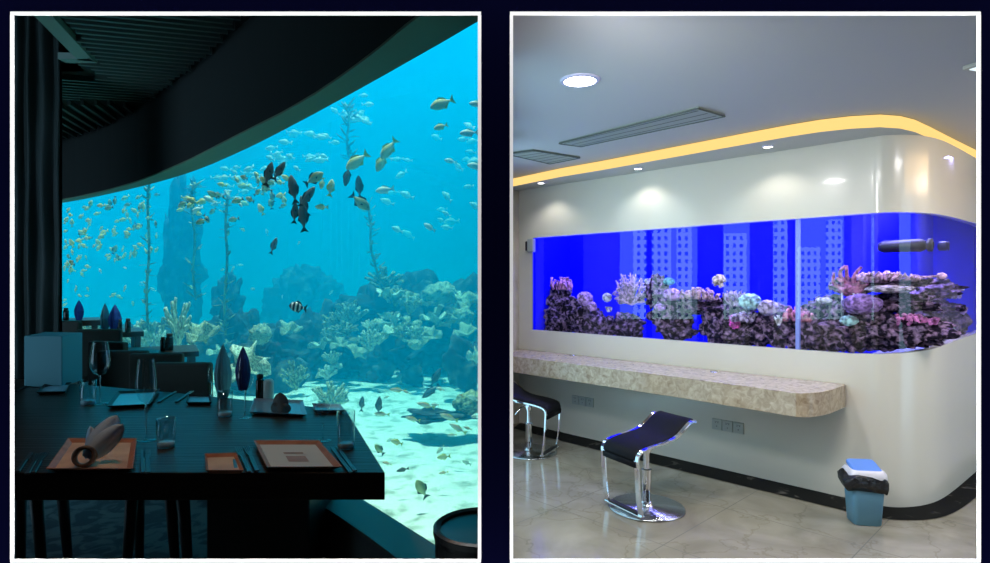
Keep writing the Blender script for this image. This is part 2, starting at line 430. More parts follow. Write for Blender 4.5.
def bush_mesh(seed, n=26, spread=.6, r0=.06):
    bm = B(); rr = random.Random(seed)
    for k in range(n):
        a = rr.uniform(0, 2*PI); q = rr.random()**.6*spread
        tip = Vector((q*math.cos(a), q*math.sin(a)*.7, rr.uniform(.5, 1)-q*.4)); mid = tip*.5+Vector((rr.uniform(-.1, .1), rr.uniform(-.1, .1), .08))
        tube(bm, smooth([Vector((0, 0, 0)), mid, tip], 1), [r0, r0, r0*.9, r0*.75, r0*.5][:4], 5)
    return bm
def head_mesh(seed):
    bm = blob(B(), (0, 0, .35), (.5, .45, .45), 4, .12, 3, seed=seed)
    for v in bm.verts: v.co += v.normal*0 + (v.co-Vector((0, 0, .35))).normalized()*abs(noise.noise(v.co*9))*.09
    return bm
def proto(name, bm, mat):
    me = bpy.data.meshes.new(name); bmesh.ops.recalc_face_normals(bm, faces=bm.faces); bm.to_mesh(me); bm.free(); me.materials.append(mat)
    for p in me.polygons: p.use_smooth = True
    return me
cp = [proto('cup_coral', cup_mesh(s, .16+.05*s, .5), M_[mt]) for s, mt in ((1, 'pale_coral'), (2, 'pale_coral'), (3, 'white_coral'))]
bp_ = [proto('branching_coral', bush_mesh(s), M_[mt]) for s, mt in ((1, 'pale_coral'), (2, 'olive_coral'), (3, 'white_coral'))]
hp = [proto('brain_coral', head_mesh(s), M_[mt]) for s, mt in ((1, 'pale_coral'), (2, 'olive_coral'))]
def put(me, nm, px, py, Y, wpx, hpx, lab, cat, grp=None, tilt=0, rz=0):
    s = Y/F; o = bpy.data.objects.new(nm, me); COL.objects.link(o); o.location = P(px, py+hpx/2, Y)
    o.scale = (wpx*s*(.5 if nm == 'cup_coral' else 1), wpx*s*(.5 if nm == 'cup_coral' else 1), hpx*s); o.rotation_euler = (R.uniform(-.15, .15)+tilt, R.uniform(-.25, .25), rz)
    return tag(o, lab, cat, grp)
# the named corals
put(cp[2], 'cup_coral', 254, 352, 6.4, 46, 40, 'large pale shell shaped coral behind the blue napkin and bottles', 'coral', tilt=1.0)
put(hp[0], 'brain_coral', 262, 331, 7.2, 20, 22, 'pale rounded coral head above the large shell coral', 'coral')
put(bp_[2], 'branching_coral', 178, 318, 7.6, 26, 52, 'tall pale yellow branching coral at the foot of the dark column', 'coral')
put(cp[0], 'cup_coral', 206, 326, 7.7, 32, 34, 'pale ring shaped coral right of the tall pale coral', 'coral', tilt=.8)
put(bp_[0], 'branching_coral', 330, 395, 6.2, 34, 36, 'fuzzy pale coral low behind the stemmed glass', 'coral')
put(bp_[1], 'branching_coral', 296, 372, 7.0, 26, 34, 'olive branching coral behind the square far plate', 'coral')
put(cp[0], 'cup_coral', 290, 325, 7.8, 22, 22, 'pale cup coral below the striped fish', 'coral', tilt=.6)
put(hp[1], 'brain_coral', 473, 399, 5.4, 36, 24, 'tan honeycombed coral lying at the right edge of the sand', 'coral')
put(cp[2], 'cup_coral', 476, 352, 6.6, 20, 24, 'white cup coral cut by the right edge of the window', 'coral', tilt=.5)
put(bp_[1], 'branching_coral', 385, 277, 8.7, 34, 30, 'dark bushy coral on the highest point of the reef', 'coral')
put(hp[0], 'brain_coral', 440, 290, 8.3, 32, 24, 'rounded coral head right of the reef peak', 'coral')
put(cp[0], 'cup_coral', 470, 297, 8.0, 30, 26, 'broad pale cup coral on the right shoulder of the reef', 'coral', tilt=.5)
prr = random.Random(11)
def reef_top(px):
    t = ((235, 345), (270, 338), (300, 332), (330, 315), (350, 302), (375, 285), (400, 288), (430, 286), (478, 290))
    for (a, ya), (b, yb) in zip(t, t[1:]):
        if px <= b: return ya+(yb-ya)*(px-a)/(b-a)
    return 290
for k in range(62):
    px = 322+156*prr.random(); tp = reef_top(px); py = tp+4+prr.random()**1.3*52
    Y = 8.2-1.0*(py-tp)/60+prr.uniform(-.15, .15); w_ = prr.uniform(11, 24); t_ = prr.random()
    if t_ < .66: put(prr.choice(cp), 'cup_coral', px, py, Y, w_*1.15, w_*.8, 'pale ruffled cup coral growing on the big right hand reef', 'coral', 'cup corals on the big reef', tilt=prr.uniform(.1, .9), rz=prr.uniform(0, 6))
    elif t_ < .95: put(prr.choice(bp_), 'branching_coral', px, py, Y, w_*1.3, w_, 'small branching coral growing on the big right hand reef', 'coral', 'branching corals on the big reef', rz=prr.uniform(0, 6))
    else: put(prr.choice(hp), 'brain_coral', px, py, Y, w_, w_*.8, 'small rounded coral growing on the big right hand reef', 'coral', 'rounded corals on the big reef', rz=prr.uniform(0, 6))
for k in range(50):
    px = 65+260*prr.random(); base = 326 if px < 160 else 312+ (px-160)*.13
    py = base+prr.random()*44; Y = 9.6-(py-300)*.02; w_ = prr.uniform(9, 20)
    t_ = prr.random()
    if t_ < .4: put(prr.choice(cp), 'cup_coral', px, py, Y, w_*1.1, w_*.9, 'hazy pale cup coral on the low reef behind the dining tables', 'coral', 'cup corals on the low left reef', tilt=prr.uniform(.1, .9), rz=prr.uniform(0, 6))
    else: put(prr.choice(bp_), 'branching_coral', px, py, Y, w_*1.1, w_*1.4, 'hazy branching coral on the low reef behind the dining tables', 'coral', 'branching corals on the low left reef', rz=prr.uniform(0, 6))
# weedy strands hanging in the water
def strand(pts, Y, lab, leaf=7):
    p3 = smooth([P(a, b, Y) for a, b in pts], 2); bm = B(); tube(bm, [p-p3[0] for p in p3], .018, 6); rr = random.Random(int(pts[0][0]))
    for k in range(len(p3)*3):
        i = rr.randrange(len(p3)); p = p3[i]-p3[0]; d = Vector((rr.uniform(-1, 1), rr.uniform(-1, 1), rr.uniform(-.2, .9)))*.13*leaf/7
        s = Vector((d.y, -d.x, 0)).normalized()*.025
        q = [bm.verts.new(p), bm.verts.new(p+d*.5+s), bm.verts.new(p+d), bm.verts.new(p+d*.5-s)]; bm.faces.new(q)
    o = link('kelp_strand', bm, M_['kelp'], smooth=True); o.location = p3[0]; md = o.modifiers.new('s', 'SOLIDIFY'); md.thickness = .006; tag(o, lab, 'seaweed')
strand([(148, 330), (146, 290), (150, 250), (147, 200), (150, 180)], 9, 'hanging weedy strand left of the tall dark column')
strand([(226, 335), (224, 300), (228, 260), (225, 225), (228, 195)], 8.5, 'hanging weedy strand right of the tall dark column')
strand([(380, 280), (374, 262), (370, 245), (371, 225), (368, 205)], 8.4, 'hanging weedy strand rising from the reef peak')
strand([(196, 300), (192, 270), (196, 240), (190, 200), (194, 185)], 9.4, 'weedy strand clinging to the tall dark column', 9)
strand([(350, 160), (346, 140), (350, 120), (347, 108)], 9.4, 'hazy weedy strand under the header beside the faint school', 9)

# ---------------- fish
def fishmat(nm, back, belly, stripe=None):
    m = node_mat(nm, belly, rough=.35, spec=.5); nt = m.node_tree; b = nt.nodes['Principled BSDF']
    tc = nt.nodes.new('ShaderNodeTexCoord'); sx = nt.nodes.new('ShaderNodeSeparateXYZ'); nt.links.new(tc.outputs['Object'], sx.inputs[0])
    r = nt.nodes.new('ShaderNodeValToRGB')
    if stripe:
        mt = nt.nodes.new('ShaderNodeMath'); mt.operation = 'SINE'; mu = nt.nodes.new('ShaderNodeMath'); mu.operation = 'MULTIPLY'; mu.inputs[1].default_value = stripe
        nt.links.new(sx.outputs['X'], mu.inputs[0]); nt.links.new(mu.outputs[0], mt.inputs[0]); nt.links.new(mt.outputs[0], r.inputs['Fac'])
        r.color_ramp.elements[0].position = .0; r.color_ramp.elements[1].position = .25
    else:
        mu = nt.nodes.new('ShaderNodeMath'); mu.operation = 'MULTIPLY_ADD'; mu.inputs[1].default_value = 2.2; mu.inputs[2].default_value = .5
        nt.links.new(sx.outputs['Z'], mu.inputs[0]); nt.links.new(mu.outputs[0], r.inputs['Fac'])
        r.color_ramp.elements[0].position = .45; r.color_ramp.elements[1].position = .85
    r.color_ramp.elements[0].color = (*belly, 1); r.color_ramp.elements[1].color = (*back, 1)
    nt.links.new(r.outputs['Color'], b.inputs['Base Color']); return m
M_['f_yellow'] = fishmat('yellow_green_fish', (.55, .62, .22), (.95, .95, .55))
M_['f_dark'] = fishmat('dark_grey_fish', (.06, .08, .08), (.16, .20, .18))
M_['f_olive'] = fishmat('olive_fish', (.16, .22, .10), (.55, .65, .32))
M_['f_pale'] = fishmat('pale_silver_fish', (.65, .78, .60), (.95, .98, .85))
M_['f_orange'] = fishmat('orange_backed_fish', (.55, .25, .10), (.85, .75, .55))
M_['f_stripe'] = fishmat('striped_fish', (.85, .85, .75), (.03, .03, .03), 26)
M_['fin_y'] = node_mat('yellow_fin', (.75, .70, .12), rough=.5)
M_['fin_d'] = node_mat('dark_fin', (.03, .04, .04), rough=.5)
M_['eye'] = node_mat('fish_eye', (.01, .01, .01), rough=.2)
def body_bm(hh, th, bend=0):
    bm = B(); seg = 10; rows = []
    prof = [(.5, 0), (.47, .22), (.40, .48), (.28, .80), (.12, 1), (-.05, .93), (-.2, .66), (-.32, .36), (-.40, .20), (-.44, .20)]
    for x, k in prof:
        y0 = bend*max(0, -x)**2
        if k == 0: rows.append([bm.verts.new((x, y0, 0))]); continue
        rows.append([bm.verts.new((x, y0+th/2*k*math.sin(2*PI*j/seg), hh/2*k*math.cos(2*PI*j/seg)+(.02 if x > 0 else 0)*hh)) for j in range(seg)])
    for a, b in zip(rows, rows[1:]):
        for j in range(seg):
            if len(a) == 1: bm.faces.new((a[0], b[j], b[(j+1) % seg]))
            else: bm.faces.new((a[j], a[(j+1) % seg], b[(j+1) % seg], b[j]))
    bm.faces.new(rows[-1]); return bm
def slab(bm, outline, y0=0, t=.008):
    a = [bm.verts.new((x, y0-t, z)) for x, z in outline]; b = [bm.verts.new((x, y0+t, z)) for x, z in outline]
    bm.faces.new(a); bm.faces.new(b[::-1])
    for i in range(len(a)): bm.faces.new((a[i], a[(i+1) % len(a)], b[(i+1) % len(a)], b[i]))
    return bm
TAIL = [(-.42, .04), (-.62, .20), (-.57, .02), (-.62, -.20), (-.42, -.04)]
def tailpts(hh): return [(x, z*max(hh/.42, .7)) for x, z in TAIL]
def fins(hh): return [(.15, hh*.46), (.02, hh*.66), (-.18, hh*.52), (-.3, hh*.26), (-.2, hh*.30)], [(-.02, -hh*.46), (-.15, -hh*.60), (-.3, -hh*.22), (-.2, -hh*.28)]
def small_fish(nm, hh, th, mat, finm):
    bm = body_bm(hh, th); nf = len(bm.faces); slab(bm, tailpts(hh)); d, a = fins(hh); slab(bm, d); slab(bm, a)
    bm.faces.ensure_lookup_table()
    for i in range(nf, len(bm.faces)): bm.faces[i].material_index = 1
    me = proto(nm, bm, mat); me.materials.append(finm); return me
SF = {k: small_fish(k, hh, th, M_[a], M_[b]) for k, hh, th, a, b in (('yellow', .46, .16, 'f_yellow', 'fin_y'), ('dark', .34, .16, 'f_dark', 'fin_d'), ('olive', .50, .16, 'f_olive', 'fin_d'), ('pale', .42, .16, 'f_pale', 'f_pale'), ('orange', .30, .14, 'f_orange', 'fin_y'))}
def big_fish(hh, th, mat, finm):
    o = link('fish', body_bm(hh, th), M_[mat], smooth=True)
    d, a = fins(hh)
    link('tail_fin', slab(B(), tailpts(hh)), M_[finm], parent=o); link('dorsal_fin', slab(B(), d), M_[finm], parent=o); link('anal_fin', slab(B(), a), M_[finm], parent=o)
    link('pectoral_fin', slab(B(), [(.16, -.02), (.02, -.09), (.05, .0)], y0=-th*.52), M_[finm], parent=o)
    bm = B(); bmesh.ops.create_icosphere(bm, subdivisions=2, radius=.022); bmesh.ops.translate(bm, verts=bm.verts, vec=(.37, -th*.22, hh*.07)); link('eye', bm, M_['eye'], parent=o, smooth=True)
    return o
def pose(o, px, py, Y, L, ang, yaw=0):
    """L = length in pixels, ang = heading in the picture (deg, 0 right, 90 up)"""
    o.location = P(px, py, Y); s = L*Y/F/1.12; o.scale = (s, s, s)
    a = math.radians(ang)
    flip = math.cos(a) < 0
    if flip: rz = PI+yaw; pitch = -math.atan2(math.sin(a), -math.cos(a)); o.rotation_euler = Euler((0, pitch, rz), 'XYZ')
    else: o.rotation_euler = Euler((0, -a, yaw), 'XYZ')
big = {'y': big_fish(.44, .15, 'f_yellow', 'fin_y'), 'd': big_fish(.34, .15, 'f_dark', 'fin_d'), 'o': big_fish(.50, .16, 'f_olive', 'fin_d'), 's': big_fish(.62, .16, 'f_stripe', 'fin_d'), 'p': big_fish(.42, .15, 'f_pale', 'f_pale'), 'r': big_fish(.28, .13, 'f_orange', 'fin_y')}
used = set()
def bigput(k, *a, lab):
    o = big[k] if k not in used else copy_tree(big[k]); used.add(k); pose(o, *a); tag(o, lab, 'fish', 'single fish in the great aquarium')
for k, px, py, Y, L, ang, yaw, lab in (
 ('y', 441, 104, 4.2, 27, 205, .3, 'largest yellow silver fish, alone high at the right'), ('y', 440, 127, 4.6, 15, 200, .2, 'small yellow fish just under the largest one'),
 ('p', 468, 133, 4.6, 19, 185, .1, 'pale fish near the right edge below the largest fish'), ('p', 476, 104, 4.4, 16, 180, .2, 'pale fish cut off by the right edge, top right'),
 ('p', 475, 166, 5.2, 18, 175, .1, 'pale yellow fish at the right edge, halfway up the open water'), ('p', 450, 161, 6.0, 13, 170, .1, 'small pale fish left of the one at the right edge'),
 ('y', 388, 150, 4.8, 26, 235, .3, 'yellow fish diving steeply, topmost of the pair right of centre'), ('y', 381, 163, 4.9, 22, 245, .3, 'yellow fish diving, lower of the pair right of centre'),
 ('p', 384, 190, 5.2, 19, 190, .1, 'pale green fish swimming alone below the diving pair'), ('y', 356, 162, 4.8, 28, 220, .3, 'bright yellow fish at the top of the olive trio'),
 ('d', 347, 177, 4.8, 22, 260, .2, 'slim dark fish nose down under the bright yellow fish'), ('d', 359, 186, 4.8, 24, 95, .2, 'dark fish upright in the middle of the trio'),
 ('o', 361, 203, 4.7, 24, 320, .2, 'olive fish lowest in the trio, nose down to the right'), ('p', 429, 227, 5.5, 14, 150, .3, 'pale small fish alone in open blue at right'),
 ('o', 315, 178, 4.6, 22, 35, .2, 'plump olive fish with nose up, right of the dark bunch'), ('y', 322, 184, 4.7, 12, 260, .2, 'small yellow fish under the plump olive fish'),
 ('y', 331, 187, 4.7, 18, 80, .2, 'thin yellow fish upright right of the plump olive fish'), ('y', 321, 207, 4.6, 13, 180, .2, 'small bright yellow fish below the plump olive fish'),
 ('d', 269, 173, 4.4, 26, 75, .2, 'dark slender fish pointing up, leftmost of the black ones'), ('d', 280, 170, 4.4, 22, 60, .2, 'dark slender fish beside the leftmost black one'),
 ('d', 293, 188, 4.3, 30, 100, .2, 'dark fish pointing up at the top of the black bunch'), ('d', 308, 196, 4.3, 26, 55, .2, 'dark fish leaning right in the black bunch'),
 ('d', 295, 212, 4.3, 22, 85, .2, 'dark fish lower left of the black bunch'), ('d', 303, 216, 4.3, 30, 95, .3, 'long dark fish at the bottom of the black bunch'),
 ('d', 304, 205, 4.35, 22, 110, .2, 'dark fish in the middle of the black bunch'),
 ('d', 274, 245, 5.2, 18, 70, .1, 'lone dark fish in the open blue above the striped fish'), ('s', 297, 307, 4.6, 18, 170, .1, 'black and white striped fish above the reef'),
 ('y', 286, 158+20, 5.0, 12, 150, .1, 'small yellow green fish left of the black bunch'), ('o', 264, 181, 4.8, 13, 130, .1, 'small olive fish left of the slender black pair'),
 ('d', 436, 377, 5.6, 22, 60, .3, 'dark fish before the craggy rock above the sand'), ('d', 430, 392, 5.4, 22, 215, .3, 'dark blue fish hovering low over the sand at right'),
 ('r', 397, 390, 4.8, 17, 175, .1, 'orange fish over the sand, leftmost of the upper three'), ('r', 425, 405, 4.6, 19, 165, .1, 'orange fish over the sand, the middle of the row'),
 ('r', 448, 417, 4.5, 20, 160, .1, 'orange fish over the sand, close to the dark slab'), ('r', 457, 428, 4.4, 20, 150, .1, 'orange fish over the sand, lowest of the row at right'),
 ('r', 412, 419, 4.5, 16, 165, .1, 'orange fish above the dark slab, left end'), ('y', 396, 442, 4.0, 13, 160, .2, 'pale fish with yellow tail over bright sand beyond the table corner'),
 ('y', 443, 457, 3.9, 14, 185, .2, 'pale fish with yellow tail right over the bright sand'), ('d', 402, 470, 3.8, 13, 190, .2, 'small grey fish low over the white sand'),
 ('o', 421, 488, 3.6, 22, 120, .3, 'olive fish pointing up over the white sand near the tub'), ('d', 379, 405, 4.8, 20, 85, .2, 'dark thin fish upright right of the table corner'),
 ('d', 362, 403, 5.2, 16, 85, .2, 'dark thin fish upright above the table corner'), ('o', 379, 449, 4.1, 14, 130, .2, 'olive fish beside the table corner'),
 ('r', 381, 414, 4.8, 16, 175, .1, 'orange fish left of the row over the sand'),
):
    bigput(k, px, py, Y, L, ang, yaw, lab=lab)
fr2 = random.Random(23)
def school(n, region, Yr, Lr, kinds, angs, lab, grp):
    x0, x1, ylo, yhi = region
    for _ in range(n):
        px = fr2.uniform(x0, x1); py = ylo(px)+(yhi(px)-ylo(px))*fr2.random()
        k = fr2.choice(kinds); o = bpy.data.objects.new('fish', SF[k]); COL.objects.link(o)
        pose(o, px, py, fr2.uniform(*Yr), fr2.uniform(*Lr), fr2.choice(angs)+fr2.uniform(-35, 35), fr2.uniform(-.5, .5)); tag(o, lab, 'fish', grp)
top = lambda px: {0: 0}.get(px, 0) or (204-(px-60)*.235 if px < 189 else 174-(px-189)*.44 if px < 290 else 127-(px-290)*.55)
school(96, (64, 158, lambda p: top(p)+5, lambda p: top(p)+70), (8.0, 9.6), (5.5, 10), ['yellow', 'olive', 'yellow'], (180, 90, 240), 'tiny yellow green fish in the dense school at the far left under the header', 'far left school')
school(16, (64, 90, lambda p: top(p)+50, lambda p: 320), (8.4, 9.6), (4, 7), ['yellow'], (180, 90), 'tiny yellow fish trailing down at the far left edge of the window', 'far left stragglers')
school(26, (180, 245, lambda p: top(p)+24, lambda p: 225), (6.2, 8.2), (8, 13), ['yellow', 'yellow', 'pale', 'olive'], (180, 200, 330), 'small bright yellow fish in the loose school around the tall column', 'school at the column')
school(20, (236, 292, lambda p: 168, lambda p: 212), (5.4, 6.6), (8, 13), ['olive', 'yellow', 'olive'], (180, 130, 60), 'small olive fish in the school left of the black bunch', 'school left of the black bunch')
school(56, (215, 372, lambda p: top(p)+8, lambda p: top(p)+50), (8.5, 11.5), (10, 16), ['pale'], (180, 0), 'faint pale fish in the hazy school just under the header', 'hazy school under the header')
school(26, (375, 476, lambda p: 125, lambda p: 235), (8.5, 13), (9, 17), ['pale'], (180, 170), 'faint hazy fish scattered in the open blue at the upper right', 'hazy fish at the upper right')
school(22, (90, 340, lambda p: 225, lambda p: 320), (8, 11), (4, 8), ['pale', 'yellow'], (180, 0, 80), 'tiny pale fish scattered over the middle of the blue water', 'scattered tiny fish')
school(22, (385, 474, lambda p: 385, lambda p: 500), (3.9, 5.4), (7, 12), ['orange', 'pale'], (175, 190), 'tiny fish hovering close over the bright sand', 'tiny fish over the sand')

# ---------------- furniture
ZTb = .76
M_['wood'] = node_mat('dark_glossy_wood', (.030, .020, .014), rough=.34, spec=.2, bump=.2, bump_s=9)
nt = M_['wood'].node_tree; nz = [x for x in nt.nodes if x.type == 'TEX_NOISE'][0]; mp = nt.nodes.new('ShaderNodeMapping'); mp.inputs['Scale'].default_value = (.25, 5, 1); tc = [x for x in nt.nodes if x.type == 'TEX_COORD'][0]
nt.links.new(tc.outputs['Object'], mp.inputs['Vector']); nt.links.new(mp.outputs['Vector'], nz.inputs['Vector'])
M_['wood_dark'] = node_mat('black_brown_wood', (.010, .009, .008), rough=.5)
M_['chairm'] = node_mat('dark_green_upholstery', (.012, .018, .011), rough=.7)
M_['tray'] = node_mat('dark_plate_rim', (.42, .14, .07), rough=.5, spec=.15, noise_s=14, noise_col=(.55, .2, .10))
M_['tray_in'] = node_mat('tan_plate_centre', (.85, .50, .28), rough=.6, spec=.1, noise_s=6, noise_col=(.70, .36, .22))
M_['tray_pale'] = node_mat('pale_plate_centre', (.80, .55, .40), rough=.55, spec=.15)
M_['bluegrey_plate'] = node_mat('blue_grey_plate', (.22, .32, .38), rough=.15)
M_['napkin'] = node_mat('white_napkin', (.55, .78, .98), rough=.8)
M_['napkin_blue'] = node_mat('blue_napkin', (.01, .05, .26), rough=.7)
M_['napkin_teal'] = node_mat('pale_blue_napkin', (.10, .30, .36), rough=.7)
M_['cutlery'] = node_mat('cutlery_steel', (.12, .13, .13), rough=.4, metal=1)
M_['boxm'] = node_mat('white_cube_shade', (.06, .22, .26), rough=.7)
M_['wineglass'] = pane_mat('thin_wine_glass', tint=(.88, .93, .94), ior=1.6)
M_['solidglass'] = node_mat('solid_glass', (.9, 1, 1), rough=.02, trans=1)
M_['base_glass'] = node_mat('lit_glass_base', (.55, .85, .95), rough=.15, trans=.3)  # tank light refracted in the base put into its pale blue
def T_(px, py, z=ZTb): return G(px, py, z)
top_out = [T_(-60, 473), T_(385, 472.5), T_(346, 410), T_(190, 394), T_(20, 379), T_(-60, 380)]
org = T_(200, 440)
t = empty('dining_table', (org.x, org.y, 0), 0, 'dark glossy wooden dining table with thick top, nearest and largest', 'table')
bm = B(); prism(bm, [(p.x-org.x, p.y-org.y) for p in top_out], ZTb-.108, ZTb); link('tabletop', bm, M_['wood'], parent=t, bevel=.004)
def legp(px0, px1, Y):
    a = Vector(((px0-CX)/F*Y-org.x, Y-org.y, ZTb-.108)); b = Vector(((px1-CX)/F*Y-org.x, Y-org.y+.03, 0))
    link('leg', tube(B(), [a, b], [.030, .018], 10), M_['wood_dark'], parent=t, smooth=True)
for a, b, Y in ((20, 16, 2.9), (34, 40, 2.75), (59, 66, 2.95), (134, 120, 2.75), (139, 136, 3.0), (168, 174, 2.85), (181, 188, 2.7)): legp(a, b, Y)
x0, x1 = (206-CX)/F*2.8, (309-CX)/F*2.8
link('pedestal', bx((x0-org.x, 2.8-org.y, 0), (x1-org.x, 3.25-org.y, ZTb-.108)), M_['wood_dark'], parent=t, bevel=.01)
# square plates
def quad_plate(pix, name, lab, cat, rim, inner, h=.022, inset_=.16, z=ZTb, mark=False, grp=None):
    q = [T_(a, b, z+h) for a, b in pix]; c = sum(q, Vector())/4; c.z = z
    L = [(p-c).xy for p in q]
    def ring(bm, k, zz): return [bm.verts.new((p.x*k, p.y*k, zz)) for p in L]
    e = empty(name, c, 0, lab, cat, grp)
    bm = B(); rr_ = [ring(bm, .80, .0), ring(bm, .86, .004), ring(bm, 1, h), ring(bm, .975, h), ring(bm, 1-inset_, h*.45)]
    bm.faces.new(rr_[0][::-1])
    for a, b in zip(rr_, rr_[1:]):
        for i in range(4): bm.faces.new((a[i], a[(i+1) % 4], b[(i+1) % 4], b[i]))
    link('rim', bm, rim, parent=e)
    bm = B(); a = ring(bm, 1-inset_, h*.45); b = ring(bm, .80, .001); bm.faces.new(a)
    for i in range(4): bm.faces.new((a[i], b[i], b[(i+1) % 4], a[(i+1) % 4]))
    link('centre', bm, inner, parent=e)
    if mark:
        bm = B(); 
        def pt(u, v): 
            a_ = L[0].lerp(L[1], u); b_ = L[3].lerp(L[2], u); r_ = a_.lerp(b_, v); return (r_.x, r_.y, h*.45+.0015)
        for u0, u1, v0, v1 in ((.36, .64, .40, .46), (.36, .64, .54, .74)):
            vs_ = [bm.verts.new(pt(u, v)) for u, v in ((u0, v0), (u1, v0), (u1, v1), (u0, v1))]; bm.faces.new(vs_)
        link('printed_mark', bm, M_['tray'], parent=e)
    return e
quad_plate([(68, 438), (137, 438), (133, 468.5), (46, 468.5)], 'square_plate', 'square brown rimmed plate holding a folded white napkin, nearest at left', 'plate', M_['tray'], M_['tray_in'], grp='square plates')
quad_plate([(253.5, 440), (319, 440), (342, 466.5), (266.7, 467)], 'square_plate', 'square plate with pale centre and small brown mark, by the table corner', 'plate', M_['tray'], M_['tray_pale'], mark=True, grp='square plates')
quad_plate([(204.5, 453.5), (236, 452.5), (244, 470), (206, 470)], 'side_plate', 'small square tan side plate between the two big plates', 'plate', M_['tray'], M_['tray_in'], grp='square plates')
quad_plate([(254, 398), (303, 400), (307, 414.5), (249, 411.5)], 'square_plate', 'blue grey square plate at the far edge of the table below the bottles', 'plate', M_['bluegrey_plate'], M_['bluegrey_plate'], grp='square plates')
quad_plate([(312, 403), (340, 404), (345, 410), (314, 410)], 'side_plate', 'small blue grey plate at the far right table corner', 'plate', M_['bluegrey_plate'], M_['bluegrey_plate'], grp='square plates')
quad_plate([(118, 391), (160, 389), (150, 404), (106, 406)], 'square_plate', 'dark square plate with cutlery at the middle of the table', 'plate', M_['wood_dark'], M_['bluegrey_plate'], grp='square plates')
quad_plate([(188, 394), (210, 394), (212, 402), (186, 402)], 'side_plate', 'small dark side plate in front of the tall pale napkin', 'plate', M_['wood_dark'], M_['bluegrey_plate'], grp='square plates')
quad_plate([(44, 384), (72, 382), (66, 391), (36, 392)], 'side_plate', 'small dark plate in front of the white cube', 'plate', M_['wood_dark'], M_['bluegrey_plate'], grp='square plates')
# cutlery
def cutlery(px0, py0, px1, py1, kind, lab):
    a = T_(px0, py0, ZTb+.006); b = T_(px1, py1, ZTb+.006); d = b-a; Ln = d.length
    e = empty(kind, (a.x, a.y, ZTb+.006), math.atan2(d.y, d.x), lab, 'cutlery', 'cutlery on the near table')
    link('handle', box(B(), (0, -.009, -.004), (Ln*.55, .009, .004)), M_['cutlery'], parent=e, bevel=.003)
    bm = B()
    if kind == 'knife': slab_ = [(Ln*.55, -.005), (Ln*.6, -.011), (Ln*.95, -.010), (Ln, .004), (Ln*.55, .006)]
    else: slab_ = [(Ln*.55, -.004), (Ln*.68, -.012), (Ln*.78, -.013), (Ln*.78, .013), (Ln*.68, .012), (Ln*.55, .004)]
    v0 = [bm.verts.new((x, y, -.0015)) for x, y in slab_]; v1 = [bm.verts.new((x, y, .0015)) for x, y in slab_]; bm.faces.new(v0[::-1]); bm.faces.new(v1)
    for i in range(len(v0)): bm.faces.new((v0[i], v0[(i+1) % len(v0)], v1[(i+1) % len(v0)], v1[i]))
    if kind == 'fork':
        for y in (-.011, -.0037, .0037, .011): box(bm, (Ln*.77, y-.002, -.0015), (Ln, y+.002, .0015))
    link('blade' if kind == 'knife' else 'fork_head', bm, M_['cutlery'], parent=e)
for px0, py0, px1, py1, k, lab in (
 (257, 471, 246, 446, 'fork', 'fork right of the small side plate, closer to the big pale plate'), (249, 472, 238, 447, 'fork', 'fork right beside the small side plate'),
 (351, 473, 331, 447, 'knife', 'knife near the right table corner'), (355, 471, 336, 446, 'knife', 'outer knife near the right table corner'),
 (143, 473, 142, 450, 'knife', 'knife right of the napkin plate'), (148, 473, 147, 450, 'fork', 'fork right of the napkin plate, next to the knife'),
 (236, 469, 233, 453, 'knife', 'small butter knife lying on the side plate'),
 (17, 472, 31, 452, 'knife', 'broad knife at the left end of the table'), (33, 473, 45, 452, 'fork', 'fork at the left end, next to the napkin plate'), (27, 474, 39, 453, 'fork', 'outer fork at the left end of the table'),
 (158, 402, 176, 391, 'knife', 'knife pointing away right of the dark square plate'), (176, 402, 192, 391, 'fork', 'fork pointing away towards the far chairs'), (16, 391, 34, 382, 'knife', 'thin knife at the far left table edge'),
): cutlery(px0, py0, px1, py1, k, lab)
# glasses
def wine_glass(px, py, pxw, hpx, lab, flare=False):
    p = T_(px, py); s = p.y/F; H_ = hpx*s; Rr = pxw/2*s
    e = empty('wine_glass', p, 0, lab, 'glass', 'stemmed glasses')
    link('foot', lathe(B(), [(0, 0), (Rr*.95, .001), (Rr*.9, .004), (.006, .010), (.004, .02)], 28), M_['wineglass'], parent=e, smooth=True)
    link('stem', lathe(B(), [(.0045, .012), (.0035, H_*.25), (.005, H_*.46)], 12), M_['solidglass'], parent=e, smooth=True)
    if flare: prof = [(.004, H_*.62), (Rr*.5, H_*.70), (Rr, H_)]
    else: prof = [(.004, H_*.46), (Rr*.6, H_*.50), (Rr*.95, H_*.60), (Rr, H_*.70), (Rr*.85, H_*.88), (Rr*.72, H_)]
    link('bowl', lathe(B(), prof, 32), M_['wineglass'], parent=e, smooth=True)
def tumbler(px, py, pxw, hpx, lab):
    p = T_(px, py); s = p.y/F; H_ = hpx*s; Rr = pxw/2*s
    e = empty('tumbler', p, 0, lab, 'glass', 'short tumblers')
    link('glass_wall', lathe(B(), [(Rr*.88, .002), (Rr*.92, .02), (Rr, H_), (Rr*.96, H_), (Rr*.88, .03)], 32), M_['wineglass'], parent=e, smooth=True)
    link('glass_base', lathe(B(), [(0, 0), (Rr*.85, 0), (Rr*.88, .006), (Rr*.87, .022), (Rr*.6, .026), (0, .024)], 32), M_['base_glass'], parent=e, smooth=True)
wine_glass(146, 441, 19, 82, 'tall wine glass standing between the napkin plate and a tumbler')
wine_glass(100, 404, 18, 62, 'tall wine glass right of the white cube')
wine_glass(323, 441, 17, 38, 'small flared stemmed glass above the big pale plate', True)
wine_glass(245, 418, 16, 60, 'stemmed glass holding the tall dark blue napkin')
wine_glass(212, 396, 9, 28, 'small glass left of the tall pale napkin')
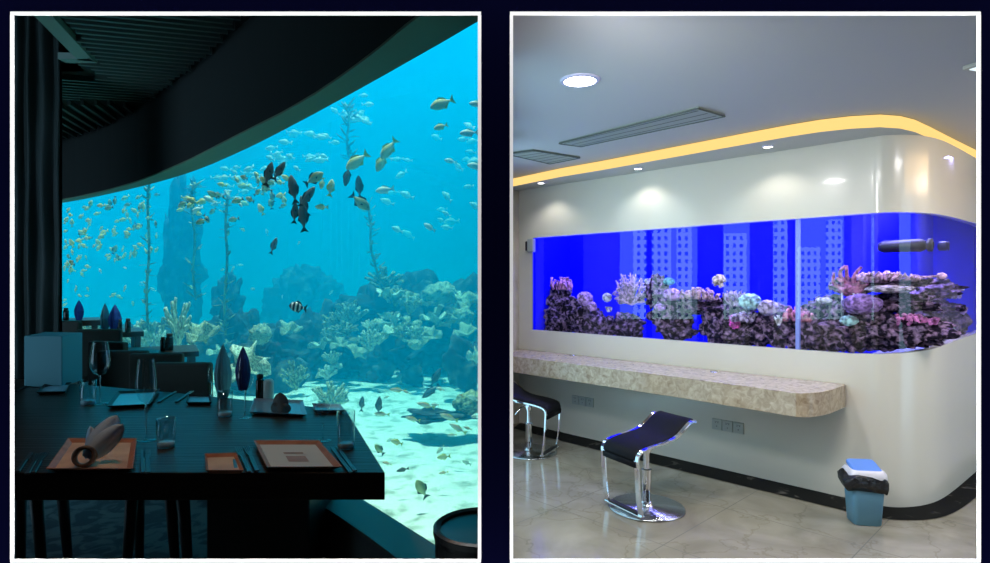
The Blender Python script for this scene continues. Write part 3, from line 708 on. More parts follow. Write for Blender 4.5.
tumbler(166, 447, 18, 29, 'short tumbler nearest to the camera, right of the tall wine glass')
tumbler(225, 416, 15, 25, 'short tumbler beside the tall blue napkin')
tumbler(346, 448, 18, 37, 'short tumbler near the right table corner')
tumbler(88, 404, 15, 24, 'short tumbler in front of the white cube')
# napkins
def cone_napkin(px, py, wpx, hpx, mat, lab, z=ZTb, lift=0, grp='standing folded napkins'):
    p = T_(px, py, z); s = p.y/F; H_ = hpx*s; Rr = wpx/2*s; bm = B(); seg = 24; rows = []
    for zz, k in ((0, .55), (.25, .9), (.45, 1), (.7, .72), (.9, .3), (1, .02)):
        rows.append([bm.verts.new((Rr*k*math.cos(2*PI*j/seg)*(1+.14*math.sin(j*PI/2)), Rr*k*math.sin(2*PI*j/seg)*(1-.2*math.cos(j*PI/1.5)), zz*H_+lift*s)) for j in range(seg)])
    for a, b in zip(rows, rows[1:]):
        for j in range(seg): bm.faces.new((a[j], a[(j+1) % seg], b[(j+1) % seg], b[j]))
    bm.faces.new(rows[0]); o = link('napkin', bm, M_[mat], smooth=False); o.location = p; tag(o, lab, 'napkin', grp)
cone_napkin(243, 418, 13, 44, 'napkin_blue', 'tall dark blue folded napkin standing in a stemmed glass', lift=28)
cone_napkin(223, 398, 15, 54, 'napkin_teal', 'tall pale blue folded napkin standing left of the dark blue one')
def leaf(bm, base, tip, w, n=10):
    base = Vector(base); tip = Vector(tip); d = tip-base; s = d.cross(Vector((0, 1, .3))).normalized(); u = s.cross(d).normalized(); rows = []
    for k in range(n+1):
        v = k/n; ww = w*math.sin(PI*min(v*.85+.12, 1))**.7*(1 if k < n else .02)
        c = base+d*v+u*.01*math.sin(PI*v)
        rows.append([bm.verts.new(c-s*ww), bm.verts.new(c+u*ww*.5), bm.verts.new(c+s*ww), bm.verts.new(c-u*ww*.12)])
    for a, b in zip(rows, rows[1:]):
        for j in range(4): bm.faces.new((a[j], a[(j+1) % 4], b[(j+1) % 4], b[j]))
    bm.faces.new(rows[0]); bm.faces.new(rows[-1])
pn = T_(88, 460, ZTb+.03)
e = empty('folded_napkin', (pn.x, pn.y, ZTb+.012), 0, 'white napkin folded like petals lying on the nearest left plate', 'napkin')
for tx, ty, tz, w_ in ((.08, .06, .185, .048), (.125, .03, .155, .042), (.045, .06, .13, .034), (-.025, .05, .145, .026)):
    bm = B(); leaf(bm, (0, 0, .025), (tx, ty, tz), w_); link('petal_fold', bm, M_['napkin'], parent=e, smooth=True)
bm = B(); 
bm = lathe(B(), [(.030, -.022), (.040, -.02), (.043, 0), (.040, .02), (.030, .022), (.027, 0), (.030, -.022)], 24, M=Matrix.Translation((0, -.02, .038)) @ Matrix.Rotation(1.25, 4, 'X') @ Matrix.Rotation(.3, 4, 'Y'))
M_['ring'] = node_mat('dark_shell_ring', (.05, .045, .04), rough=.3, noise_s=40, noise_col=(.25, .2, .16)); link('napkin_ring', bm, M_['ring'], parent=e, smooth=True)
pn = T_(280, 413, ZTb+.01); bm = B()
e = empty('folded_napkin', pn, 0, 'dark grey napkin draped over the far blue grey plate', 'napkin')
bm = B(); leaf(bm, (0, 0, .0), (0, .0, .115), .045); leaf(bm, (-.02, 0, .0), (-.035, .0, .06), .03); leaf(bm, (.02, 0, 0), (.04, 0, .055), .03); link('cloth_fold', bm, node_mat('grey_napkin', (.10, .14, .15), rough=.7), parent=e, smooth=True)
# bottles on the far edge
M_['dark_bottle'] = node_mat('dark_glass_bottle', (.008, .015, .012), rough=.12)
M_['white_jar'] = node_mat('pale_cylinder', (.35, .55, .55), rough=.3)
def cyl_thing(name, px, py, wpx, hpx, mat, lab, cat, cap=True, z=ZTb, grp=None):
    p = T_(px, py, z); s = p.y/F; H_ = hpx*s; Rr = wpx/2*s; e = empty(name, p, 0, lab, cat, grp)
    link('body', lathe(B(), [(0, 0), (Rr*.92, 0), (Rr, .01), (Rr, H_*.75), (Rr*.7, H_*.84), (0, H_*.84)], 24), mat, parent=e, smooth=True)
    if cap: link('cap', lathe(B(), [(Rr*.72, H_*.84), (Rr*.8, H_*.86), (Rr*.8, H_*.98), (Rr*.5, H_), (0, H_)], 24), M_['wood_dark'], parent=e, smooth=True)
cyl_thing('bottle', 260, 401, 8, 27, M_['dark_bottle'], 'small dark bottle on the far edge beside the pale cylinder', 'bottle')
cyl_thing('candle_jar', 268.5, 401, 10, 26, M_['white_jar'], 'pale cylinder standing right of the small dark bottle', 'jar', cap=False)
# white cube
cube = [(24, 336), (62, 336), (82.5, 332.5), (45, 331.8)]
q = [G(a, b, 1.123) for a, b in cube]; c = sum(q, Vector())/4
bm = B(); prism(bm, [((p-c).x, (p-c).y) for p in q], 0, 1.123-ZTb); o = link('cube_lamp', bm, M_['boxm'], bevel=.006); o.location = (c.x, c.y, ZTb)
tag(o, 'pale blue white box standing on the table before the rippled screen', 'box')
# black round tub on the sill by the dividing wall
M_['tub'] = node_mat('black_tub', (.014, .018, .02), rough=.35)
e = empty('tub_bin', (-.048, 2.15, ZSL), 0, 'black half round tub bin against the dividing wall at the lower right of the restaurant', 'bin')
def half_ring(secs, name):
    bm = B(); rows = []
    for r, z in secs: rows.append([bm.verts.new((-r*math.sin(PI*k/24), r*math.cos(PI*k/24), z)) for k in range(25)])
    for a, b in zip(rows, rows[1:]):
        for k in range(24): bm.faces.new((a[k], a[k+1], b[k+1], b[k]))
    bm.faces.new(rows[-1]); return link(name, bm, M_['tub'], parent=e, smooth=False)
half_ring([(.160, 0), (.168, .27)], 'tub_body'); half_ring([(.169, .245), (.173, .26), (.173, .28), (.164, .286), (.150, .279), (.146, .245)], 'tub_rim')
# far dining tables and chairs along the window
def make_chair():
    t = empty('dining_chair', (0, 0, 0), 0, '', 'chair')
    link('seat', bx((-.22, -.22, .40), (.22, .22, .47)), M_['chairm'], parent=t, bevel=.015)
    bm = B(); box(bm, (-.22, -.25, .44), (.22, -.18, .90)); link('backrest', bm, M_['chairm'], parent=t, bevel=.02)
    for sx_ in (-.19, .19):
        for sy_ in (-.2, .19): link('leg', tube(B(), [(sx_, sy_, .41), (sx_, sy_, 0)], [.02, .014], 6), M_['wood_dark'], parent=t)
    return t
ch = make_chair()
chairs = [(168, 5.35, .1, 'dark green chair with square back, nearest beyond the table'), (197, 4.75, 0, 'low dark chair right of the nearest far chair, close to the glass'),
          (128, 5.9, -.3, 'dark chair beside the second far table'), (108, 6.6, .2, 'dark chair behind the white box, middle distance'), (75, 6.9, .0, 'dark chair farthest away near the rippled screen'),
          (138, 5.55, 0, 'dark chair just behind the tall wine glass')]
for i, (px, Y, rz, lab) in enumerate(chairs):
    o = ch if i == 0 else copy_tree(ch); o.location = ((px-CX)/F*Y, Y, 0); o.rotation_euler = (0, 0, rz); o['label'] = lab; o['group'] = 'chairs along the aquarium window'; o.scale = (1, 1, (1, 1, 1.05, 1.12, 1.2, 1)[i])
def make_ftable():
    t = empty('small_table', (0, 0, 0), 0, '', 'table')
    link('tabletop', bx((-.42, -.38, .71), (.42, .38, .76)), M_['wood'], parent=t, bevel=.004)
    for sx_ in (-.36, .36):
        for sy_ in (-.32, .32): link('leg', bx((sx_-.03, sy_-.03, 0), (sx_+.03, sy_+.03, .71)), M_['wood_dark'], parent=t)
    return t
ft = make_ftable()
for i, (px, Y, rz, lab) in enumerate(((152, 6.2, .5, 'small dark dining table nearest among the far ones'), (100, 7.05, .6, 'small dark dining table in the middle distance with two napkins'), (60, 7.55, .6, 'small dark dining table farthest away near the screen'))):
    o = ft if i == 0 else copy_tree(ft); o.location = ((px-CX)/F*Y, Y, 0); o.rotation_euler = (0, 0, rz); o['label'] = lab; o['group'] = 'far dining tables'; o.scale = (1, 1, (.81, .94, 1.04)[i]/.76)
FZ = (.81, .94, 1.04)
def onfar(z, Y): return HY+(CZ-z)/Y*F
cone_napkin(115, onfar(.94, 6.95), 11, 27, 'napkin_blue', 'blue folded napkin standing on the middle far table', z=.94, grp='far napkins')
cone_napkin(105, onfar(.94, 7.0), 8, 28, 'napkin_teal', 'pale folded napkin left of the blue one on the middle far table', z=.94, grp='far napkins')
cone_napkin(79, onfar(1.04, 7.45), 8, 20, 'napkin_blue', 'small blue folded napkin on the farthest table', z=1.04, grp='far napkins')
for px, Y, w_, h_, lab in ((163, 6.1, 5, 14, 'small dark bottle on the nearest far table'), (169.5, 6.15, 7, 17, 'larger dark bottle on the nearest far table'), (120, 6.95, 4, 12, 'small dark bottle on the middle far table'), (128, 6.8, 5, 14, 'larger dark bottle on the middle far table'), (66, 7.5, 5, 12, 'dark jar on the farthest table')):
    zf = .81 if px > 150 else (.94 if px > 100 else 1.04); cyl_thing('bottle', px, onfar(zf, Y), w_, h_, M_['dark_bottle'], lab, 'bottle', z=zf, grp='bottles on the far tables')

# lights: daylight over the tank, one dim warm lamp over the table
l = bpy.data.lights.new('daylight', 'SUN'); l.energy = 26.5; l.angle = .05; l.color = (1, .48, .54)
o = bpy.data.objects.new('daylight', l); COL.objects.link(o); o.rotation_euler = Vector((.05, -.04, -1)).to_track_quat('-Z', 'Y').to_euler()
l = bpy.data.lights.new('table_lamp', 'SPOT'); l.energy = 34; l.color = (1, .60, .38); l.spot_size = 1.3; l.spot_blend = .8; l.shadow_soft_size = .06
o = bpy.data.objects.new('table_lamp', l); COL.objects.link(o); o.location = (-1.6, 2.45, 3.15); o.rotation_euler = (Vector((-1.35, 2.55, .76))-Vector(o.location)).to_track_quat('-Z', 'Y').to_euler()

# ================================================================ RIGHT ROOM: OFFICE WITH THE BUILT-IN AQUARIUM
M_['ceil'] = node_mat('grey_ceiling_paint', (.47, .48, .50), rough=.8, spec=.2)
M_['cab'] = node_mat('glossy_cream_panel', (.68, .645, .56), rough=.22, spec=.5, coat=.25)
M_['sidewall'] = node_mat('beige_stone_wall', (.42, .37, .31), rough=.35, noise_s=3, noise_col=(.52, .47, .40), distort=1)
M_['black_marble'] = node_mat('black_veined_marble', (.007, .007, .007), rough=.55, spec=.04, noise_s=4, noise_col=(.12, .11, .10), ramp=(.60, .72), distort=2.2, detail=8)
M_['counter'] = node_mat('beige_marble', (.27, .20, .125), rough=.2, noise_s=22, noise_col=(.52, .43, .31), distort=1.2, detail=8, ramp=(.3, .7))
M_['chrome'] = node_mat('chrome', (.78, .78, .80), rough=.08, metal=1)
M_['steel'] = node_mat('brushed_steel', (.55, .56, .57), rough=.24, metal=1)
M_['black_leather'] = node_mat('black_leather', (.005, .005, .007), rough=.6, spec=.12, bump=.1, bump_s=180)
M_['black_rubber'] = node_mat('black_rubber', (.008, .008, .009), rough=.55)
M_['vent'] = node_mat('grey_green_vent_metal', (.30, .35, .31), rough=.5)
M_['vent_dark'] = node_mat('dark_vent_gap', (.10, .12, .11), rough=.8)
M_['plate'] = node_mat('socket_plastic', (.62, .63, .60), rough=.35)
M_['plate_dark'] = node_mat('socket_hole', (.05, .05, .05), rough=.5)
M_['white_plastic'] = node_mat('white_plastic', (.72, .70, .76), rough=.3)
M_['blue_lid'] = node_mat('blue_plastic_lid', (.10, .25, .68), rough=.35)
M_['blue_bin'] = node_mat('pale_blue_plastic_bin', (.13, .32, .46), rough=.45)
M_['bag'] = node_mat('black_bin_bag', (.012, .012, .014), rough=.25, bump=1, bump_s=30)
M_['tank_back'] = node_mat('deep_blue_backing', (.0, .0008, .92), rough=.6, spec=.05)
M_['rock'] = node_mat('purple_grey_rock', (.010, .007, .018), rough=.8, spec=.1, noise_s=24, noise_col=(.46, .30, .52), ramp=(.46, .72), detail=8, bump=.9, bump_s=40)
M_['tank_sand'] = node_mat('tank_sand', (.3, .3, .42), rough=.9, noise_s=60, noise_col=(.5, .5, .6))

# floor: big polished tiles laid along the cabinet
m = node_mat('polished_beige_tile', (.36, .34, .30), rough=.10, spec=.5); nt = m.node_tree; b = nt.nodes['Principled BSDF']
tc = nt.nodes.new('ShaderNodeTexCoord'); mp = nt.nodes.new('ShaderNodeMapping'); mp.inputs['Rotation'].default_value = (0, 0, math.atan2(.719, .695))
mp.inputs['Location'].default_value = (.2, .12, 0)
br = nt.nodes.new('ShaderNodeTexBrick'); br.offset = 0; br.inputs['Scale'].default_value = 1; br.inputs['Brick Width'].default_value = .8; br.inputs['Row Height'].default_value = .8
br.inputs['Mortar Size'].default_value = .003; br.inputs['Mortar Smooth'].default_value = .1
n1 = nt.nodes.new('ShaderNodeTexNoise'); n1.inputs['Scale'].default_value = 1.6; n1.inputs['Detail'].default_value = 8; n1.inputs['Distortion'].default_value = 1.5
rp = nt.nodes.new('ShaderNodeValToRGB')
e = rp.color_ramp.elements; e[0].position = .3; e[0].color = (.19, .168, .125, 1); e[1].position = .7; e[1].color = (.32, .295, .235, 1)
v1 = nt.nodes.new('ShaderNodeTexVoronoi'); v1.feature = 'DISTANCE_TO_EDGE'; v1.inputs['Scale'].default_value = 1.7
n3 = nt.nodes.new('ShaderNodeTexNoise'); n3.inputs['Scale'].default_value = 3; n3.inputs['Detail'].default_value = 6
mv = nt.nodes.new('ShaderNodeMixRGB'); mv.blend_type = 'ADD'; mv.inputs[0].default_value = .8
nt.links.new(tc.outputs['Object'], mv.inputs[1]); nt.links.new(tc.outputs['Object'], n3.inputs['Vector']); nt.links.new(n3.outputs['Color'], mv.inputs[2])
nt.links.new(mv.outputs[0], v1.inputs['Vector'])
rv = nt.nodes.new('ShaderNodeValToRGB'); rv.color_ramp.elements[0].color = (.80, .78, .74, 1); rv.color_ramp.elements[0].position = 0; rv.color_ramp.elements[1].position = .02; rv.color_ramp.elements[1].color = (1, 1, 1, 1)
nt.links.new(v1.outputs['Distance'], rv.inputs['Fac'])
mm = nt.nodes.new('ShaderNodeMixRGB'); mm.blend_type = 'MULTIPLY'; mm.inputs[0].default_value = 1
nt.links.new(tc.outputs['Object'], n1.inputs['Vector']); nt.links.new(n1.outputs['Fac'], rp.inputs['Fac'])
nt.links.new(rp.outputs['Color'], mm.inputs[1]); nt.links.new(rv.outputs['Color'], mm.inputs[2])
nt.links.new(tc.outputs['Object'], mp.inputs['Vector']); nt.links.new(mp.outputs['Vector'], br.inputs['Vector'])
nt.links.new(mm.outputs[0], br.inputs['Color1']); nt.links.new(mm.outputs[0], br.inputs['Color2']); br.inputs['Mortar'].default_value = (.17, .16, .135, 1)
nt.links.new(br.outputs['Color'], b.inputs['Base Color'])
M_['tile'] = m

struct('floor', bx((-.004, YW+.011, -.1), (7, 9, 0)), M_['tile'])
# the cabinet line
D = Vector((.695, -.719)); Nn = Vector((-.719, -.695)); L0 = Vector((1.98, 4.66))
def onwall(px, off=0):               # plan point on the cabinet face (off = metres behind it) seen at column px
    k = (px-CX)/F; o = L0-Nn*off
    t = (o.x-k*o.y)/(-(D.x-k*D.y)); return o+D*t
arc = [Vector(((p-CX)/F*y, y)) for p, y in ((868, 4.085), (880, 4.03), (895, 4.0), (910, 4.005), (925, 4.04), (940, 4.13), (955, 4.34), (977, 4.78))]
corner = smooth([onwall(850)]+arc, 2)
wing_end = corner[-1]+Vector((.695, .719))*3.0
W = [onwall(519), onwall(532), onwall(600), onwall(700), onwall(798)]+corner+[corner[-1]+Vector((.695, .719))*.8, wing_end]
def inset(pts, d):
    out = []
    for i, p in enumerate(pts):
        t = (pts[min(i+1, len(pts)-1)]-pts[max(i-1, 0)]).normalized(); out.append(p+Vector((-t.y, t.x))*d)
    return out
def px_of(p): return CX+F*p.x/p.y
def sill(p):
    q = px_of(p)
    tab = ((500, 1.008), (850, 1.010), (873, 1.020), (908, 1.034), (934, 1.052), (953, 1.08), (976, 1.10), (1400, 1.12))
    for (a, za), (b_, zb_) in zip(tab, tab[1:]):
        if q <= b_: return za+(zb_-za)*(q-a)/(b_-a)
    return 1.16
def ribbon_var(bm, A, Bp, za, zb_):
    n = len(A); v = []
    for i in range(n):
        v.append([bm.verts.new((A[i].x, A[i].y, za[i])), bm.verts.new((A[i].x, A[i].y, zb_[i])), bm.verts.new((Bp[i].x, Bp[i].y, zb_[i])), bm.verts.new((Bp[i].x, Bp[i].y, za[i]))])
    for i in range(n-1):
        for k in range(4): bm.faces.new((v[i][k], v[i+1][k], v[i+1][(k+1) % 4], v[i][(k+1) % 4]))
    bm.faces.new(v[0]); bm.faces.new(v[-1][::-1]); return bm
ZS, ZT, ZF, ZC = 1.008, 1.972, 2.49, 2.575
Wi = inset(W, .05)
tank = empty('aquarium_cabinet', (L0.x, L0.y, 0), 0, 'long glossy cream built-in aquarium cabinet with rounded corner and deep blue tank', 'aquarium')
def child(name, bm, mat, **k):
    bmesh.ops.translate(bm, verts=bm.verts, vec=(-L0.x, -L0.y, 0)); return link(name, bm, mat, parent=tank, **k)
def flat_smooth(o, ang=.6):
    for p in o.data.polygons: p.use_smooth = abs(p.normal.z) < .5
    return o
n = len(W)
def creased(o):
    o.data.set_sharp_from_angle(angle=.6); return o
lower = child('lower_body', ribbon_var(B(), W, Wi, [0]*n, [sill(p) for p in W]), M_['cab'], smooth=True); creased(lower)
creased(child('fascia', ribbon(B(), W, Wi, ZT, ZF), M_['cab'], smooth=True))
bm = B(); ribbon(bm, W[:2], Wi[:2], ZS, ZT); child('side_jamb', bm, M_['cab'])
# tank box behind the glass
Bk = [onwall(532, .0), onwall(532, 0)-Nn*.62]
c0 = L0-Nn*.62; cw = corner[-1]+Vector((-.719, .695))*.62
M2 = Matrix(((D.x, -.695), (D.y, -.719))); ab = M2.inverted() @ (cw-c0); Bc = c0+D*ab[0]
back = [onwall(533), onwall(533)-Nn*.62, Bc, Bc+Vector((.695, .719))*3.2, wing_end]
child('blue_backing', sheet(B(), back, .90, 2.45), M_['tank_back'])
bm = B(); vv = [bm.verts.new((p.x, p.y, .93)) for p in Wi[1:]]+[bm.verts.new((p.x, p.y, .93)) for p in back[::-1][1:-1]]
bm.faces.new(vv); child('tank_floor', bm, M_['tank_sand'])
bm = B(); vv = [bm.verts.new((p.x, p.y, 2.45)) for p in Wi]+[bm.verts.new((p.x, p.y, 2.45)) for p in back[::-1][:-1]]
bm.faces.new(vv); child('tank_hood', bm, M_['plate'])
Wg = inset(W, .02)
M_['tank_glass'] = pane_mat('aquarium_glass', ior=1.55)
zs = [sill(p)-.02 for p in Wg]
bm = B(); a = [bm.verts.new((p.x, p.y, z)) for p, z in zip(Wg[1:], zs[1:])]; b = [bm.verts.new((p.x, p.y, ZT+.02)) for p in Wg[1:]]
for i in range(len(a)-1): bm.faces.new((a[i], a[i+1], b[i+1], b[i]))
g = child('front_glass', bm, M_['tank_glass'], smooth=True)
# joint between the panes
M_['joint'] = node_mat('pale_blue_glass_joint', (.25, .32, .85), rough=.2)
p = onwall(798, .035); q = D*.012
bm = B(); box(bm, (-.014, -.012, ZS-.02), (.014, .012, ZT+.02), M=Matrix.Translation((p.x, p.y, 0)) @ Matrix.Rotation(math.atan2(D.y, D.x), 4, 'Z'))
child('glass_joint', bm, M_['joint'])

# black marble border let into the floor along the cabinet
outer = [G(513, 428.5, 0), G(560, 441, 0), G(847, 512, 0), G(880, 518.5, 0), G(905, 521, 0), G(930, 520, 0), G(948, 516, 0), G(963, 508, 0), G(977, 497, 0), G(1010, 470, 0)]
outer = smooth([Vector((p.x, p.y)) for p in outer], 2)
bm = B(); vv = [bm.verts.new((p.x, p.y, .004)) for p in outer]+[bm.verts.new((p.x, p.y, .004)) for p in ([wing_end]+[Wi[i] for i in range(len(Wi)-1, -1, -1)])]
bm.faces.new(vv); bmesh.ops.triangulate(bm, faces=bm.faces[:]); struct('trim_3', bm, M_['black_marble'])

# marble counter
front = [G(506, 355.3, .797), G(513, 356, .797), G(600, 367, .797), G(680, 377, .797), G(796, 392.7, .797), G(808, 393.2, .797), G(820, 392, .797), G(830, 390, .797), G(838, 387.4, .797), G(845, 384.6, .797)]
fr = [Vector((p.x, p.y)) for p in front]
fr = fr[:4]+smooth(fr[4:], 2)
poly = fr+[onwall(845, -.0), onwall(519, -.0)+D*.003]
bm = B(); prism(bm, poly, .640, .797)
o = link('marble_counter', bm, M_['counter'], origin=(fr[3].x, fr[3].y, .64), bevel=.004)
tag(o, 'long beige marble counter shelf with rounded end fixed along the aquarium cabinet', 'counter')
for px, py, nm in ((573, 355.3, 'small round cable grommet in the counter towards the far end'), (714, 371.8, 'small round cable grommet in the counter behind the middle stool')):
    p = G(px, py, .797); bm = lathe(B(), [(0, .001), (.022, .001), (.028, .004), (.032, .0045), (.034, .0)], 20)
    o = link('cable_grommet', bm, M_['steel'], smooth=True); o.location = p; tag(o, nm, 'grommet')

# sockets under the counter
rot = math.atan2(D.y, D.x)
M_['plate'] = node_mat('socket_plastic_grey', (.46, .47, .44), rough=.5)
def sockets(px, py, label):
    w_ = onwall(px, -.001); Yw = w_.y; z = CZ-(py-HY)/F*Yw
    t = empty('wall_socket', (w_.x, w_.y, z), rot, label, 'socket')
    for k in (-1, 0, 1):
        bm = B(); box(bm, (k*.088-.042, -.012, -.043), (k*.088+.042, 0, .043))
        pl = link('socket_plate', bm, M_['plate'], parent=t, bevel=.003)
        bm = B()
        box(bm, (k*.088-.014, -.0135, .012), (k*.088-.006, -.0115, .016)); box(bm, (k*.088+.006, -.0135, .012), (k*.088+.014, -.0115, .016))
        box(bm, (k*.088-.003, -.0135, -.018), (k*.088+.003, -.0115, -.010)); box(bm, (k*.088-.018, -.0135, .022), (k*.088+.018, -.0118, .024))
        link('socket_slots', bm, M_['plate_dark'], parent=pl)
    return t
sockets(583, 401, 'triple grey wall socket under the counter between the two stools')
sockets(728, 426, 'triple grey wall socket under the counter right of the middle stool')

# side wall of beige stone at the far end, other walls, ceiling
E = onwall(519)
bm = B(); e2 = E+Nn*.42
prism(bm, [(E.x, E.y), (e2.x, e2.y), (e2.x+D.x*-.1, e2.y+D.y*-.1), (E.x-D.x*.1, E.y-D.y*.1)], 0, 2.7)
struct('wall_far', bm, M_['sidewall'])
bm = B(); prism(bm, [(E.x+.0, E.y+.05), (E.x-.1, E.y+.1), (0, 8.5), (.2, 8.5)], 0, 2.7); struct('wall_far_return', bm, M_['sidewall'])
struct('wall_right', bx((6.6, YW+.011, 0), (6.7, 9, 3.2)), M_['cream'])
struct('wall_back', bx((-.0, 8.9, 0), (6.7, 9, 3.2)), M_['cream'])
cove = [(512, 186.6), (560, 177), (600, 170.4), (650, 161.5), (700, 152.5), (750, 143.5), (790, 136.6), (820, 132), (850, 128.8), (880, 127.2), (900, 128.5), (915, 132), (930, 138.5), (950, 148), (977, 160.5)]
cv = [G(a, b, ZF) for a, b in cove]; cv = [Vector((p.x, p.y)) for p in cv]
d0 = (cv[0]-cv[1]).normalized(); dN = (cv[-1]-cv[-2]).normalized()
cv = [cv[0]+d0*.15]+cv+[cv[-1]+dN*.5]
# soffit under the cove
bm = B(); vv = [(p.x, p.y) for p in cv]+[(p.x, p.y) for p in [wing_end+Vector((0, 1))]+Wi[::-1]]
lo = [bm.verts.new((x, y, ZF)) for x, y in vv]; f = bm.faces.new(lo); bmesh.ops.triangulate(bm, faces=[f])
ext = bm.verts[:]
struct('ceiling_soffit', bm, M_['cream_dim'] if 'cream_dim' in M_ else node_mat('soffit_paint', (.50, .50, .49), rough=.6))
M_['cove'] = emit_mat('glowing_cove_face', (1.0, .66, .22), 1.15)  # light falling on the cove face put in as its own glow
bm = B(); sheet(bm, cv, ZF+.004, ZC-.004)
o = link('cove_lit_face', bm, M_['cove'], origin=(cv[8].x, cv[8].y, ZF)); tag(o, 'warm yellow cove face made to glow along the curved ceiling step', 'light')
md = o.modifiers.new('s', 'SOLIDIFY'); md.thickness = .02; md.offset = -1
# main ceiling: in front of the cove line, a little higher
upx = [(512, 176), (560, 166.8), (600, 160.3), (650, 151.3), (700, 142), (750, 132.5), (790, 125), (820, 119.5), (850, 115.3), (880, 113), (900, 113.2), (920, 116.5), (940, 124.5), (955, 134), (977, 150.5)]
bm = B(); vv = [(p.x, p.y) for p in cv]
c_out = [(8, cv[-1].y), (8, YW+.011), (-.004, YW+.011), (-.004, cv[0].y)]
lo = [bm.verts.new((x, y, ZC)) for x, y in vv+c_out]; f = bm.faces.new(lo); bmesh.ops.triangulate(bm, faces=[f])
struct('ceiling', bm, M_['ceil'])
struct('ceiling_slab', bx((-.05, YW, 2.75), (8, 9.2, 3.1)), M_['ceil'])

# ceiling downlights
M_['lamp_on'] = emit_mat('lamp_diffuser', (1, .97, .95), 14)
M_['lamp_small'] = emit_mat('small_lamp_diffuser', (1, .98, .93), 9)
M_['bluewhite'] = node_mat('lamp_rim', (.55, .55, .75), rough=.3)
def downlight(px, py, z, r, label, mat, rim=.25):
    p = G(px, py, z); t = empty('ceiling_downlight', p, 0, label, 'downlight')
    link('rim', lathe(B(), [(r, .0), (r, -.010), (r*(1+rim), -.006), (r*(1+rim), 0)], 32), M_['bluewhite'], parent=t, smooth=True)
    link('diffuser', lathe(B(), [(0, -.008), (r*.99, -.008), (r*.99, -.002)], 32), mat, parent=t)
    return p
pA = downlight(580, 80, ZC, .085, 'large round ceiling downlight in front of the long air vent', M_['lamp_on'])
for px, py, s in ((541, 182.5, 'far'), (638, 168, 'middle'), (768, 146, 'near')):
    p = downlight(px, py, ZF, .032, 'tiny round soffit spotlight above the aquarium, the %s one of three' % {'far': 'farthest', 'middle': 'middle', 'near': 'nearest'}[s], M_['lamp_small'])
    l = bpy.data.lights.new('soffit_spot', 'SPOT'); l.energy = 6; l.spot_size = 2.2; l.spot_blend = .6; l.shadow_soft_size = .03; l.color = (1, .97, .9)
    o = bpy.data.objects.new('soffit_spot', l); COL.objects.link(o); o.location = (p.x, p.y, ZF-.03)
# vents
def vent(pts, label, n=8, gaps=True):
    q = [G(a, b, ZC) for a, b in pts]   # far-left, far-right, near-right, near-left corners
    c = sum(q, Vector())/4; t = empty('ceiling_vent', c, 0, label, 'air vent')
    bm = B(); P4 = [v-c for v in q]
    lo = [bm.verts.new((v.x, v.y, -.012)) for v in P4]; hi = [bm.verts.new((v.x, v.y, 0)) for v in P4]
    bm.faces.new(lo); bm.faces.new(hi)
    for i in range(4): bm.faces.new((lo[i], lo[(i+1) % 4], hi[(i+1) % 4], hi[i]))
    link('vent_panel', bm, M_['vent'], parent=t)
    bm = B()
    def lerp(u, v): return (P4[0]*(1-u)+P4[1]*u)*(1-v)+(P4[3]*(1-u)+P4[2]*u)*v
    for k in range(n):
        v0 = (k+.35)/n; v1 = (k+.5)/n
        vs_ = [bm.verts.new(Vector((a.x, a.y, -.0135))) for a in (lerp(.02, v0), lerp(.98, v0), lerp(.98, v1), lerp(.02, v1))]; bm.faces.new(vs_)
    link('slot', bm, M_['vent_dark'], parent=t)
    fr_ = [lerp(0, 0), lerp(1, 0), lerp(1, 1), lerp(0, 1)]
    bm = B()
    for i in range(4):
        a, b = fr_[i], fr_[(i+1) % 4]; tube(bm, [Vector((a.x, a.y, -.012)), Vector((b.x, b.y, -.012))], .006, 4)
    link('vent_frame', bm, M_['vent_dark'], parent=t)
vent([(559, 142), (698, 106.5), (725, 114.5), (581, 145)], 'long narrow grey ceiling air vent running towards the yellow cove', 3)
vent([(506, 152.5), (533, 149), (580, 156.5), (550, 162.5)], 'short square grey ceiling air vent at the far left', 6)
# ceiling panel lamp at the right edge
q = G(1003, 62, ZC); t = empty('ceiling_panel_lamp', q, .3, 'pale square ceiling lamp cut off at the right edge of the ceiling', 'lamp')
link('frame', box(B(), (-.13, -.1, -.02), (.13, .1, 0)), M_['plate'], parent=t, bevel=.004)
link('diffuser', box(B(), (-.11, -.08, -.024), (.11, .08, -.019)), emit_mat('panel_diffuser', (.8, .95, 1), 1.2), parent=t)

